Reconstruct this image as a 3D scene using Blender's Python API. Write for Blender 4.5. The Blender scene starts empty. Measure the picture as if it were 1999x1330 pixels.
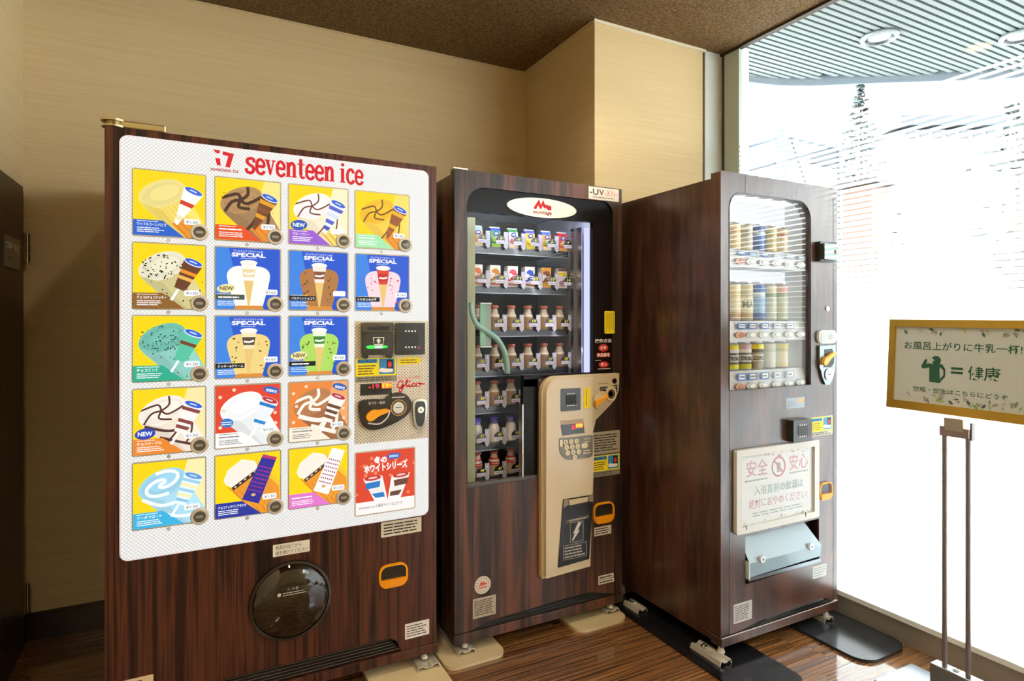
import bpy, math, random
from mathutils import Vector, Matrix
from mathutils.geometry import tessellate_polygon
random.seed(7)
sc = bpy.context.scene
COL = sc.collection
PI = math.pi

# ------------------------------------------------------------------ camera
cam = bpy.data.cameras.new('camera'); co = bpy.data.objects.new('camera', cam); COL.objects.link(co)
co.location = (0, 0, 1.2614); co.rotation_euler = (PI/2, 0, -0.4797)
cam.sensor_width = 36; cam.lens = 1178.49/1999*36; cam.shift_y = -37.4/1999; cam.clip_start = .02
sc.camera = co
# ------------------------------------------------------------------ sky, exposure
SKY = 17.0
w = bpy.data.worlds.new('sky'); sc.world = w; w.use_nodes = True
bg = w.node_tree.nodes['Background']; bg.inputs[0].default_value = (.93, .97, 1, 1); bg.inputs[1].default_value = SKY
vs = sc.view_settings; vs.view_transform = 'Standard'; vs.look = 'None'; vs.exposure = 0; vs.gamma = 1; vs.use_curve_mapping = False
LAMP_W = 46.0           # watts of each recessed ceiling lamp
LAMPS = [(1.42, 1.63), (.35, 1.35), (-.25, -.2), (1.42, -.2), (-.25, -1.8), (1.42, -1.8)]  # first one is mirrored in the window; the others are added light sources

# ------------------------------------------------------------------ colour and node helpers
def lin(h):
    if isinstance(h, (tuple, list)): return tuple(h[:3])
    h = h.lstrip('#'); out = []
    for i in (0, 2, 4):
        c = int(h[i:i+2], 16)/255
        out.append(c/12.92 if c <= .04045 else ((c+.055)/1.055)**2.4)
    return tuple(out)
MATS = {}
def newmat(name):
    m = bpy.data.materials.new(name); m.use_nodes = True; MATS[name] = m
    nt = m.node_tree; nt.nodes.clear()
    out = nt.nodes.new('ShaderNodeOutputMaterial')
    return m, nt, out
def nd(nt, typ, **kw):
    n = nt.nodes.new('ShaderNode'+typ)
    for k, v in kw.items():
        if k.startswith('i_'):
            key = k[2:]; key = int(key) if key.isdigit() else key.replace('_', ' ')
            n.inputs[key].default_value = v
        else: setattr(n, k, v)
    return n
def ramp(nt, stops):
    r = nd(nt, 'ValToRGB'); e = r.color_ramp.elements
    while len(e) < len(stops): e.new(.5)
    for el, (p, c) in zip(e, stops): el.position = p; el.color = (*lin(c), 1)
    return r
def attr_mat(name, rough=.5, metal=0, spec=.5, emit=0, coat=0):
    m, nt, out = newmat(name)
    a = nd(nt, 'Attribute', attribute_name='Col')
    b = nd(nt, 'BsdfPrincipled', i_Roughness=rough, i_Metallic=metal)
    b.inputs['Specular IOR Level'].default_value = spec; b.inputs['Coat Weight'].default_value = coat
    if emit:
        b.inputs['Base Color'].default_value = (.02, .02, .02, 1)
        nt.links.new(a.outputs['Color'], b.inputs['Emission Color']); b.inputs['Emission Strength'].default_value = emit
    else: nt.links.new(a.outputs['Color'], b.inputs['Base Color'])
    nt.links.new(b.outputs[0], out.inputs[0])
attr_mat('paint', .55); attr_mat('gloss', .18); attr_mat('metal', .28, 1); attr_mat('steel', .32, .5); attr_mat('chrome', .12, 1)
attr_mat('backlit', .35, spec=.15, emit=1.02); attr_mat('glow', .4, emit=2.2)
attr_mat('black', .25, spec=.1); attr_mat('print', .5, spec=.3); attr_mat('lit_liner', .5, emit=1.0)
def emis(name, col, s):
    m, nt, out = newmat(name); e = nd(nt, 'Emission'); e.inputs[0].default_value = (*lin(col), 1); e.inputs[1].default_value = s
    nt.links.new(e.outputs[0], out.inputs[0])
emis('led', '#cfd4ff', 1.15); emis('lamp_disc', '#ffe2b0', 45.0); emis('case_light', '#dfe6ff', 3.0)

def wood(name, stops, sc3=(42, 42, 1.1), rough=.32, warp=.6, spec=.5, mott=0, coat=0):
    m, nt, out = newmat(name); L = nt.links.new
    tc = nd(nt, 'TexCoord'); mp = nd(nt, 'Mapping'); mp.inputs['Scale'].default_value = sc3
    L(tc.outputs['Object'], mp.inputs[0])
    n1 = nd(nt, 'TexNoise', i_Scale=1.0, i_Detail=5.0, i_Roughness=.62, i_Distortion=warp); L(mp.outputs[0], n1.inputs['Vector'])
    mp2 = nd(nt, 'Mapping'); mp2.inputs['Scale'].default_value = (sc3[0]*.22, sc3[1]*.22, sc3[2]*.9); L(tc.outputs['Object'], mp2.inputs[0])
    n2 = nd(nt, 'TexNoise', i_Scale=1.0, i_Detail=3.0, i_Distortion=1.2); L(mp2.outputs[0], n2.inputs['Vector'])
    mx = nd(nt, 'Math', operation='MULTIPLY_ADD'); mx.inputs[1].default_value = .55 if not mott else mott
    ad = nd(nt, 'Math', operation='MULTIPLY'); ad.inputs[1].default_value = .62
    L(n1.outputs[0], ad.inputs[0]); L(n2.outputs[0], mx.inputs[0]); L(ad.outputs[0], mx.inputs[2])
    r = ramp(nt, stops); L(mx.outputs[0], r.inputs[0])
    b = nd(nt, 'BsdfPrincipled', i_Roughness=rough); b.inputs['Specular IOR Level'].default_value = spec
    b.inputs['Coat Weight'].default_value = coat; b.inputs['Coat Roughness'].default_value = .3
    L(r.outputs[0], b.inputs['Base Color']); L(b.outputs[0], out.inputs[0])
wood('wood_zebra', [(.42, '#100907'), (.50, '#22130e'), (.56, '#40231a'), (.62, '#5a301e'), (.70, '#2c1812')], (66, 66, .8), spec=.3)
wood('wood_ebony', [(.40, '#191311'), (.52, '#2f231e'), (.60, '#443028'), (.70, '#6c4230')], (36, 36, .9), spec=.3)
wood('wood_rose', [(.42, '#251712'), (.55, '#3c251d'), (.68, '#553528')], (22, 22, 2.2), rough=.25, warp=1.0, coat=.8)
wood('wood_door', [(.4, '#241a10'), (.6, '#3c2d1b')], (40, 40, 1.0), rough=.4)

def wallpaper(name, c0, c1, scl, bump, rough=.75):
    m, nt, out = newmat(name); L = nt.links.new
    tc = nd(nt, 'TexCoord'); mp = nd(nt, 'Mapping'); mp.inputs['Scale'].default_value = scl; L(tc.outputs['Object'], mp.inputs[0])
    n = nd(nt, 'TexNoise', i_Scale=1.0, i_Detail=4.0, i_Roughness=.6); L(mp.outputs[0], n.inputs['Vector'])
    r = ramp(nt, [(.35, c0), (.65, c1)]); L(n.outputs[0], r.inputs[0])
    b = nd(nt, 'BsdfPrincipled', i_Roughness=rough); b.inputs['Specular IOR Level'].default_value = .25
    bp = nd(nt, 'Bump', i_Strength=bump, i_Distance=.002); L(n.outputs[0], bp.inputs['Height']); L(bp.outputs[0], b.inputs['Normal'])
    L(r.outputs[0], b.inputs['Base Color']); L(b.outputs[0], out.inputs[0])
wallpaper('wall_paper', '#cbb285', '#d2bb8f', (2.2, 2.2, 150), .06)
def ceiling_mat():
    m, nt, out = newmat('ceiling_paper'); L = nt.links.new
    tc = nd(nt, 'TexCoord'); mp = nd(nt, 'Mapping'); mp.inputs['Scale'].default_value = (95, 170, 1); L(tc.outputs['Object'], mp.inputs[0])
    v = nd(nt, 'TexNoise', i_Scale=1.0, i_Detail=1.5); L(mp.outputs[0], v.inputs['Vector'])
    r = ramp(nt, [(.35, '#584329'), (.68, '#8a6f4b')]); L(v.outputs[0], r.inputs[0])
    b = nd(nt, 'BsdfPrincipled', i_Roughness=.8); bp = nd(nt, 'Bump', i_Strength=.5, i_Distance=.003)
    b.inputs['Specular IOR Level'].default_value = .2
    L(v.outputs[0], bp.inputs['Height']); L(bp.outputs[0], b.inputs['Normal']); L(r.outputs[0], b.inputs['Base Color']); L(b.outputs[0], out.inputs[0])
ceiling_mat()
def floor_mat():
    m, nt, out = newmat('floor_plank'); L = nt.links.new
    g = nd(nt, 'NewGeometry'); oi = nd(nt, 'ObjectInfo')
    sx = nd(nt, 'VectorMath', operation='MULTIPLY'); sx.inputs[1].default_value = (1.6, 120, 1); L(g.outputs['Position'], sx.inputs[0])
    rv = nd(nt, 'CombineXYZ'); ml = nd(nt, 'Math', operation='MULTIPLY'); ml.inputs[1].default_value = 37; L(oi.outputs['Random'], ml.inputs[0]); L(ml.outputs[0], rv.inputs[0])
    ad = nd(nt, 'VectorMath', operation='ADD'); L(sx.outputs[0], ad.inputs[0]); L(rv.outputs[0], ad.inputs[1])
    n = nd(nt, 'TexNoise', i_Scale=1.0, i_Detail=4.0, i_Roughness=.6, i_Distortion=.4); L(ad.outputs[0], n.inputs['Vector'])
    r = ramp(nt, [(.34, '#3c2616'), (.46, '#6a4629'), (.55, '#835933'), (.68, '#9c6e42')]); L(n.outputs[0], r.inputs[0])
    b = nd(nt, 'BsdfPrincipled', i_Roughness=.2); b.inputs['Coat Weight'].default_value = 1; b.inputs['Coat Roughness'].default_value = .045; b.inputs['Coat IOR'].default_value = 1.7; L(r.outputs[0], b.inputs['Base Color']); L(b.outputs[0], out.inputs[0])
floor_mat()
def dots(name, base, dot, pitch, lo, hi, emit):
    m, nt, out = newmat(name); L = nt.links.new
    tc = nd(nt, 'TexCoord'); s = nd(nt, 'SeparateXYZ'); L(tc.outputs['Object'], s.inputs[0])
    ss = []
    for ax in (0, 2):
        a = nd(nt, 'Math', operation='MULTIPLY'); a.inputs[1].default_value = 2*PI/pitch; L(s.outputs[ax], a.inputs[0])
        q = nd(nt, 'Math', operation='SINE'); L(a.outputs[0], q.inputs[0]); ss.append(q)
    p = nd(nt, 'Math', operation='MULTIPLY'); L(ss[0].outputs[0], p.inputs[0]); L(ss[1].outputs[0], p.inputs[1])
    mr = nd(nt, 'MapRange'); mr.inputs[1].default_value = lo; mr.inputs[2].default_value = hi; L(p.outputs[0], mr.inputs[0])
    r = ramp(nt, [(0, base), (1, dot)]); L(mr.outputs[0], r.inputs[0])
    b = nd(nt, 'BsdfPrincipled', i_Roughness=.4)
    if emit:
        b.inputs['Base Color'].default_value = (.1, .1, .1, 1); L(r.outputs[0], b.inputs['Emission Color']); b.inputs['Emission Strength'].default_value = emit
    else: L(r.outputs[0], b.inputs['Base Color'])
    L(b.outputs[0], out.inputs[0])
dots('panel_lit', '#d6d6d4', '#ffffff', .0115, .12, .42, .98)
dots('panel_perf', '#dcd1bd', '#6c6254', .0115, .45, .6, 0)
def glass(name, ior=1.45, tint=(1, 1, 1), rough=0):
    m, nt, out = newmat(name); L = nt.links.new
    f = nd(nt, 'Fresnel', i_IOR=ior); t = nd(nt, 'BsdfTransparent'); t.inputs[0].default_value = (*tint, 1)
    g = nd(nt, 'BsdfGlossy', i_Roughness=rough); mx = nd(nt, 'MixShader')
    ge = nd(nt, 'NewGeometry'); e1 = nd(nt, 'Math', operation='MULTIPLY_ADD'); e1.inputs[1].default_value = -2; e1.inputs[2].default_value = 1
    L(ge.outputs['Backfacing'], e1.inputs[0]); pw = nd(nt, 'Math', operation='POWER'); pw.inputs[0].default_value = ior; L(e1.outputs[0], pw.inputs[1]); L(pw.outputs[0], f.inputs['IOR'])
    L(f.outputs[0], mx.inputs[0]); L(t.outputs[0], mx.inputs[1]); L(g.outputs[0], mx.inputs[2]); L(mx.outputs[0], out.inputs[0])
glass('clear_glass', 1.3); glass('window_glass', 1.25, (.97, .99, .98)); glass('smoked', 1.8, (.72, .68, .62), .02)
glass('case_glass', 1.14); glass('clear_plastic', 1.4, (.8, .85, .88), .05); glass('bottle_glass', 1.3, (.86, .84, .8), .03)
def film():
    m, nt, out = newmat('white_film'); L = nt.links.new
    tc = nd(nt, 'TexCoord'); mp = nd(nt, 'Mapping'); mp.inputs['Rotation'].default_value = (.5, 0, 0); mp.inputs['Scale'].default_value = (60, 60, 60); L(tc.outputs['Object'], mp.inputs[0])
    ck = nd(nt, 'TexChecker', i_Scale=1.0); ck.inputs[1].default_value = (.93, .93, .93, 1); ck.inputs[2].default_value = (.89, .89, .9, 1); L(mp.outputs[0], ck.inputs[0])
    d = nd(nt, 'BsdfDiffuse'); t = nd(nt, 'BsdfTranslucent'); mx = nd(nt, 'MixShader'); mx.inputs[0].default_value = .78
    L(ck.outputs[0], d.inputs[0]); L(ck.outputs[0], t.inputs[0]); L(d.outputs[0], mx.inputs[1]); L(t.outputs[0], mx.inputs[2]); L(mx.outputs[0], out.inputs[0])
film()

# ------------------------------------------------------------------ 2-D shapes
def rect(x0, x1, z0, z1): return [(x0, z0), (x1, z0), (x1, z1), (x0, z1)]
def ell(cx, cz, rx, rz=None, rot=0, n=28, a0=0, a1=2*PI):
    rz = rx if rz is None else rz; c, s = math.cos(rot), math.sin(rot); o = []
    full = abs(a1-a0-2*PI) < 1e-6
    for i in range(n if full else n+1):
        a = a0+(a1-a0)*i/n; x, z = rx*math.cos(a), rz*math.sin(a); o.append((cx+c*x-s*z, cz+s*x+c*z))
    return o
def rrect(x0, x1, z0, z1, r, n=5):
    rs = r if isinstance(r, (list, tuple)) else (r,)*4   # bl br tr tl
    o = []
    for (cx, cz, a, rr) in ((x0, z0, PI, rs[0]), (x1, z0, 1.5*PI, rs[1]), (x1, z1, 0, rs[2]), (x0, z1, .5*PI, rs[3])):
        if rr <= 1e-6: o.append((cx, cz)); continue
        qx = cx+rr if cx == x0 else cx-rr; qz = cz+rr if cz == z0 else cz-rr
        for i in range(n+1):
            t = a+i*PI/2/n; o.append((qx+rr*math.cos(t), qz+rr*math.sin(t)))
    return o
def spline(p, k=5, closed=False):
    o = []; n = len(p)
    g = (lambda i: p[i % n]) if closed else (lambda i: p[max(0, min(n-1, i))])
    for i in range(n if closed else n-1):
        a, b, c, d = g(i-1), g(i), g(i+1), g(i+2)
        for j in range(k):
            t = j/k
            o.append(tuple(.5*(2*b[m]+(c[m]-a[m])*t+(2*a[m]-5*b[m]+4*c[m]-d[m])*t*t+(3*b[m]-a[m]-3*c[m]+d[m])*t**3) for m in range(len(b))))
    if not closed: o.append(p[-1])
    return o
def ribbon(p, wd):
    L, R = [], []
    for i, q in enumerate(p):
        a, b = p[max(0, i-1)], p[min(len(p)-1, i+1)]
        dx, dz = b[0]-a[0], b[1]-a[1]; l = math.hypot(dx, dz) or 1
        ww = wd(i/(len(p)-1)) if callable(wd) else wd
        L.append((q[0]-dz/l*ww/2, q[1]+dx/l*ww/2)); R.append((q[0]+dz/l*ww/2, q[1]-dx/l*ww/2))
    return L, R
def clip(poly, conv):
    area = sum(conv[i][0]*conv[(i+1) % len(conv)][1]-conv[(i+1) % len(conv)][0]*conv[i][1] for i in range(len(conv)))
    if area < 0: conv = conv[::-1]
    out = list(poly)
    for i in range(len(conv)):
        a, b = conv[i], conv[(i+1) % len(conv)]; inp, out = out, []
        f = lambda p: (b[0]-a[0])*(p[1]-a[1])-(b[1]-a[1])*(p[0]-a[0])
        for j in range(len(inp)):
            p, q = inp[j], inp[(j+1) % len(inp)]; fp, fq = f(p), f(q)
            if fp >= 0: out.append(p)
            if fp*fq < 0: t = fp/(fp-fq); out.append((p[0]+(q[0]-p[0])*t, p[1]+(q[1]-p[1])*t))
        if not out: return []
    return out
TXT = {}
def text2d(s, bold=0, shear=0):
    k = (s, bold, shear)
    if k not in TXT:
        c = bpy.data.curves.new('t', 'FONT'); c.body = s; c.resolution_u = 2; c.offset = bold; c.shear = shear
        o = bpy.data.objects.new('t', c); m = o.to_mesh()
        vv = [(v.co.x, v.co.y) for v in m.vertices]; ff = [tuple(p.vertices) for p in m.polygons]
        o.to_mesh_clear(); bpy.data.objects.remove(o); bpy.data.curves.remove(c)
        TXT[k] = (vv, ff)
    return TXT[k]

# ------------------------------------------------------------------ mesh builder
class MB:
    def __init__(s): s.v = []; s.f = []; s.c = []; s.m = []; s.s = []
    def add(s, v, f, col='#808080', mat='paint', smooth=False):
        o = len(s.v); s.v += [tuple(p) for p in v]; c = lin(col)
        for q in f: s.f.append([i+o for i in q]); s.c.append(c); s.m.append(mat); s.s.append(smooth)
        return s
    def box(s, x0, x1, y0, y1, z0, z1, col='#808080', mat='paint'):
        v = [(x, y, z) for z in (z0, z1) for y in (y0, y1) for x in (x0, x1)]
        return s.add(v, [(0, 2, 3, 1), (4, 5, 7, 6), (0, 1, 5, 4), (2, 6, 7, 3), (0, 4, 6, 2), (1, 3, 7, 5)], col, mat)
    def flat(s, pts, y, col, mat='print'):            # flat shape on a front plane (x right, z up, facing -y)
        if len(pts) < 3: return s
        a = sum(pts[i][0]*pts[(i+1) % len(pts)][1]-pts[(i+1) % len(pts)][0]*pts[i][1] for i in range(len(pts)))
        if a < 0: pts = pts[::-1]
        return s.add([(p[0], y, p[1]) for p in pts], [tuple(range(len(pts)))], col, mat)
    def strip(s, p, wd, y, col, mat='print'):
        L, R = ribbon(p, wd); n = len(L)
        return s.add([(a, y, b) for a, b in L+R], [(i, n+i, n+i+1, i+1) for i in range(n-1)], col, mat)
    def plate(s, outer, y0, y1, col, mat='paint', holes=(), smooth_side=False):
        def ccw(p, want):
            a = sum(p[i][0]*p[(i+1) % len(p)][1]-p[(i+1) % len(p)][0]*p[i][1] for i in range(len(p)))
            return p if (a > 0) == want else p[::-1]
        loops = [ccw(list(outer), True)]+[ccw(list(h), False) for h in holes]
        pts = [p for l in loops for p in l]; n = len(pts)
        if len(holes) == 1 and len(holes[0]) == len(outer):      # a ring: bridge the two loops directly
            k = len(outer); inn = ccw(list(holes[0]), True); loops[1] = inn; pts = loops[0]+inn; n = len(pts)
            tri = [(i, (i+1) % k, k+(i+1) % k, k+i) for i in range(k)]
        elif holes: tri = [tuple(t) for t in tessellate_polygon([[Vector((a, b, 0)) for a, b in l] for l in loops])]
        else: tri = [tuple(range(n))]
        def fix(t):
            a = sum(pts[t[i]][0]*pts[t[(i+1) % len(t)]][1]-pts[t[(i+1) % len(t)]][0]*pts[t[i]][1] for i in range(len(t)))
            return t if a > 0 else t[::-1]
        tri = [fix(t) for t in tri]
        v = [(a, y0, b) for a, b in pts]+[(a, y1, b) for a, b in pts]
        s.add(v, tri+[tuple(i+n for i in t[::-1]) for t in tri], col, mat)
        o = 0; q = []
        for li_, l in enumerate(loops):
            k = len(l); q += [(o+i, n+o+i, n+o+(i+1) % k, o+(i+1) % k) for i in range(k)]; o += k
        return s.add(v, q, col, mat, smooth_side)
    def lathe(s, prof, n=20, cx=0, cy=0, cz=0, mat='gloss', col=None, axis='z', smooth=True):
        # prof: list of (r, h, colour of the band up to the next ring)
        def P(r, h, a):
            x, y = r*math.cos(a), r*math.sin(a)
            return (cx+x, cy+y, cz+h) if axis == 'z' else ((cx+x, cy-h, cz+y) if axis == 'y' else (cx+h, cy+x, cz+y))
        for k in range(len(prof)-1):
            a, b = prof[k], prof[k+1]; c = col or a[2]; mm = a[3] if len(a) > 3 else mat
            v = [P(a[0], a[1], 2*PI*i/n) for i in range(n)]+[P(b[0], b[1], 2*PI*i/n) for i in range(n)]
            s.add(v, [(i, (i+1) % n, n+(i+1) % n, n+i) for i in range(n)], c, mm, smooth)
        for e, rev in ((prof[0], True), (prof[-1], False)):
            if e[0] > 1e-5:
                v = [P(e[0], e[1], 2*PI*i/n) for i in range(n)]; f = tuple(range(n))
                s.add(v, [f[::-1] if rev else f], col or e[2], e[3] if len(e) > 3 else mat)
        return s
    def tube(s, pts, r, n=10, col='#808080', mat='paint'):
        pts = [Vector(p) for p in pts]; rings = []
        for i, p in enumerate(pts):
            t = (pts[min(i+1, len(pts)-1)]-pts[max(i-1, 0)]).normalized()
            u = t.cross(Vector((0, 0, 1)));  u = t.cross(Vector((1, 0, 0))) if u.length < .1 else u
            u.normalize(); vv = t.cross(u); rr = r(i/(len(pts)-1)) if callable(r) else r
            rings.append([p+u*rr*math.cos(2*PI*k/n)+vv*rr*math.sin(2*PI*k/n) for k in range(n)])
        v = [q for R in rings for q in R]; f = []
        for i in range(len(pts)-1):
            f += [(i*n+k, i*n+(k+1) % n, (i+1)*n+(k+1) % n, (i+1)*n+k) for k in range(n)]
        s.add(v, f, col, mat, True)
        return s.add(v, [tuple(range(n))[::-1], tuple((len(pts)-1)*n+k for k in range(n))], col, mat)
    def text(s, t, x0, x1, z0, z1, y, col, mat='print', bold=0, shear=0, keep=False, ang=0):
        vv, ff = text2d(t, bold, shear)
        if not vv or x1 <= x0: return s
        ax, bx = min(p[0] for p in vv), max(p[0] for p in vv); az, bz = min(p[1] for p in vv), max(p[1] for p in vv)
        kx, kz = (x1-x0)/max(bx-ax, 1e-6), (z1-z0)/max(bz-az, 1e-6)
        if keep: kx = kz = min(kx, kz)
        c, sn = math.cos(ang), math.sin(ang); V = []
        for p in vv:
            dx, dz = (p[0]-ax)*kx, (p[1]-az)*kz; V.append((x0+c*dx-sn*dz, y, z0+sn*dx+c*dz))
        return s.add(V, ff, col, mat)
    def lines(s, x0, x1, z0, z1, n, y, col, mat='print', fill=.45, words=4):   # rows of print too small to read
        h = (z1-z0)/n
        for i in range(n):
            z = z1-h*(i+.5); x = x0; end = x1-(x1-x0)*random.random()*.25
            while x < end-1e-4:
                L = (x1-x0)/words*random.uniform(.5, 1.3); e = min(x+L, end)
                s.flat(rect(x, e, z-h*fill/2, z+h*fill/2), y, col, mat); x = e+(x1-x0)*.025
        return s
    def xf(s, M):
        s.v = [tuple(M @ Vector(p)) for p in s.v]; return s
    def build(s, name, parent=None, loc=(0, 0, 0), rot=(0, 0, 0), bevel=0, seg=2):
        me = bpy.data.meshes.new(name); me.from_pydata(s.v, [], s.f)
        names = []
        for m in s.m:
            if m not in names: names.append(m)
        for m in names: me.materials.append(MATS[m])
        idx = {m: i for i, m in enumerate(names)}
        me.polygons.foreach_set('material_index', [idx[m] for m in s.m])
        me.polygons.foreach_set('use_smooth', s.s)
        at = me.color_attributes.new('Col', 'FLOAT_COLOR', 'CORNER'); buf = []
        for p in me.polygons: buf += [*s.c[p.index], 1]*p.loop_total
        at.data.foreach_set('color', buf); me.update()
        o = bpy.data.objects.new(name, me); COL.objects.link(o); o.location = loc; o.rotation_euler = rot
        if parent: o.parent = parent
        if bevel:
            b = o.modifiers.new('bevel', 'BEVEL'); b.width = bevel; b.segments = seg; b.limit_method = 'ANGLE'; b.angle_limit = .9
        return o
def tag(o, label, cat, group=None, kind=None):
    o['label'] = label; o['category'] = cat
    if group: o['group'] = group
    if kind: o['kind'] = kind
    return o
def struct(o, label=None, cat=None):
    o['kind'] = 'structure'
    if label: o['label'] = label; o['category'] = cat
    return o
def empty(name, loc, label, cat, group=None, rz=0):
    o = bpy.data.objects.new(name, None); COL.objects.link(o); o.location = loc; o.rotation_euler = (0, 0, rz); o.empty_display_size = .1
    return tag(o, label, cat, group)

# ================================================================== THE ROOM
XL, XR, YB, YR, ZC = -.6104, 2.4582, 2.9956, -3.0, 2.6706
floor = struct(MB().box(XL, XR, YR, .86, -.06, 0, mat='floor_plank').box(XL, XR, .86, YB, -.06, -.004, '#b39a76').build('floor'),  # pale bed in the joints paints the bevel highlights of the planks
               'brown wood-grain plank floor with edge highlights painted as pale joints', 'floor')
offs = {0: 2.058, 2: 1.455, -1: .9, 1: .75}
for i in range(-5, 10):
    y0, y1 = max(.86, 1.555+.154*i+.0007), min(YB, 1.555+.154*(i+1)-.0007)
    if y1 <= y0: continue
    j = offs.get(i, (i*.437) % 1.2); x = j-1.2*4
    while x < XR:
        a, b = max(XL, x+.0007), min(XR, x+1.2-.0007)
        if b > a+.01: MB().box(a, b, y0, y1, -.004, 0, mat='floor_plank').build('plank', floor)
        x += 1.2
struct(MB().box(XL-.1, XR+.01, YR, YB+.1, ZC, ZC+.12, mat='ceiling_paper').build('ceiling'), 'brown textured ceiling', 'ceiling')
struct(MB().box(XL-.1, 1.66, YB, YB+.1, 0, ZC, mat='wall_paper').build('wall_back'), 'beige wallpapered wall behind the machines', 'wall')
struct(MB().box(XL-.1, XL, YR, YB, 0, ZC, mat='wall_paper').build('wall_left'), 'beige wallpapered wall beside the staff door', 'wall')
struct(MB().box(XL-.1, XR+.1, YR-.1, YR, 0, ZC, mat='wall_paper').build('wall_rear'), 'beige wall behind the viewer', 'wall')
struct(MB().box(1.6422, 2.322, 2.3212, YB+.1, 0, ZC, mat='wall_paper').build('wall_pillar'), 'cream wallpapered pillar beside the window', 'wall')
struct(MB().box(2.322, 2.34, 2.330, YB+.1, 0, ZC, '#6b5a44').box(2.34, XR, 2.3212, YB+.1, 0, ZC, '#d4d9d4').build('trim_1'), 'white aluminium column between pillar and window', 'trim')
struct(MB().box(XL, 1.6422, YB-.006, YB, ZC-.007, ZC, '#c9b58c').build('trim_2'), 'thin beige bead along the ceiling', 'trim')
struct(MB().box(1.635, 1.6422, 2.314, YB, ZC-.009, ZC, '#c9b58c').box(1.635, 2.34, 2.312, 2.3212, ZC-.014, ZC, '#e2d8be').build('trim_3'), 'pale bead around the top of the pillar', 'trim')
struct(MB().box(XR-.012, XR+.02, YR, 2.33, ZC-.012, ZC, '#3d2c20').build('trim_4'), 'dark strip along the ceiling edge', 'trim')
struct(MB().box(XL, 1.6422, YB-.009, YB, 0, .109, '#2b2218', 'gloss').build('baseboard_back'), 'dark baseboard on the back wall', 'baseboard')
struct(MB().box(XR-.008, XR+.1, YR, 2.33, 0, .088, '#a49d92', 'steel').box(XR-.02, XR+.1, YR, 2.33, .088, .108, '#dfe3e2').build('baseboard_right'), 'steel baseboard with white sill under the window', 'baseboard')
# staff door in the left wall
dr = MB().box(XL, XL+.008, 1.95, 2.955, 0, 1.783, mat='wood_door')
door = struct(dr.build('door_1'), 'dark brown staff door with a name plate', 'door')
MB().box(XL+.008, XL+.016, 2.03, 2.925, .012, 1.758, mat='wood_door').build('door_leaf', door, bevel=.002)
pl = MB().box(0, .2, -.004, 0, 0, .112, '#5c5444', 'gloss').text('STAFF ONLY', .012, .19, .062, .09, -.0046, '#dcd4c0', bold=.03).lines(.05, .15, .025, .045, 1, -.0046, '#8d8574')
pl.xf(Matrix.Translation((XL+.016, 2.655, 1.452)) @ Matrix.Rotation(PI/2, 4, 'Z')).build('name_plate', door)
for z0 in (.127, 1.49):
    h = MB()
    for q in range(3): h.lathe([(.0085, z0+q*.038, '#b5aea0'), (.0085, z0+q*.038+.035, '#b5aea0')], 14, XL+.022, 2.957, 0, 'chrome')
    h.box(XL+.016, XL+.019, 2.915, 2.957, z0, z0+.112, '#6d675c', 'metal').build('hinge', door)

# window wall
win = struct(MB().box(XR+.01, XR+.022, YR, 2.21, .1, ZC, mat='window_glass').build('window_1'), 'tall glass wall with white striped film', 'window')
MB().box(XR-.002, XR+.07, 2.205, 2.30, .1, ZC, '#b9c4bd').box(XR, XR+.06, 2.30, 2.33, .1, ZC, '#5b4b3b').build('window_frame', win)
MB().box(XR+.0055, XR+.0095, YR, 2.205, .108, 1.232, mat='white_film').build('film', win)
pitch = .0238; z = 1.232; i = 0
while z < 2.14:
    cov = min(.93, .93-(z-1.35)*.62)
    MB().box(XR+.0065, XR+.0095, YR, 2.205, z+pitch*(1-cov), z+pitch, mat='white_film').build('film_stripe', win)
    z += pitch
# recessed lamps in the ceiling; all but the first are unseen, added for light
for n, (lx, ly) in enumerate(LAMPS):
    where = ['in front of the middle machine', 'added for light in front of the ice cream machine', 'added for light over the left of the viewer', 'added for light over the right of the viewer', 'added for light near the left of the rear wall', 'added for light near the right of the rear wall'][n]
    L = empty('ceiling_lamp', (lx, ly, ZC-.012), 'round recessed warm ceiling lamp '+where, 'ceiling lamp', 'recessed ceiling lamps')
    MB().lathe([(.065, 0, '#e8e2d6'), (.065, .012, '#e8e2d6')], 28).build('trim_ring', L)
    MB().lathe([(.05, -.002, '#ffffff'), (.05, -.0005, '#ffffff')], 28, mat='lamp_disc').build('lens', L)
    ld = bpy.data.lights.new('lamp_light', 'SPOT'); ld.energy = LAMP_W; ld.color = (1, .89, .70); ld.spot_size = 2.5; ld.spot_blend = .7; ld.shadow_soft_size = .05
    lo = bpy.data.objects.new('lamp_light', ld); COL.objects.link(lo); lo.parent = L; lo.location = (0, 0, -.01)

# ================================================================== OUTSIDE
struct(MB().box(2.6, 60, -40, 40, -.3, -.12, '#8c8c88').build('ground_outside'), 'pale paving outside the window', 'ground')
ZS = 2.9
EDGE = spline([(2.47, 2.98), (3.2, 2.87), (3.6, 2.76), (4.02, 2.49), (4.38, 2.26), (4.81, 1.96), (5.4, 1.35), (5.8, .5), (5.95, -.8), (5.95, -3)], 5)
sof = MB()
n = len(EDGE)
poly = [(2.47, -3)]+EDGE
vv = [(a, b, ZS+.03) for a, b in poly]+[(a, b, ZS+.12) for a, b in poly]; m = len(poly)
sof.add(vv, [tuple(range(m))[::-1], tuple(range(m, 2*m))], '#343a3e')
canopy = empty('canopy', (2.47, 0, ZS), 'curved metal canopy with white slatted underside outside the window', 'canopy')
def child(mb, name, par, **k):
    o = mb.build(name, par, **k); o.matrix_parent_inverse = Matrix.Translation(par.location).inverted(); return o
child(sof, 'deck', canopy)
fa = MB(); fv = [(a, b, ZS-.035) for a, b in EDGE]+[(a, b, ZS+.14) for a, b in EDGE]
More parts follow.
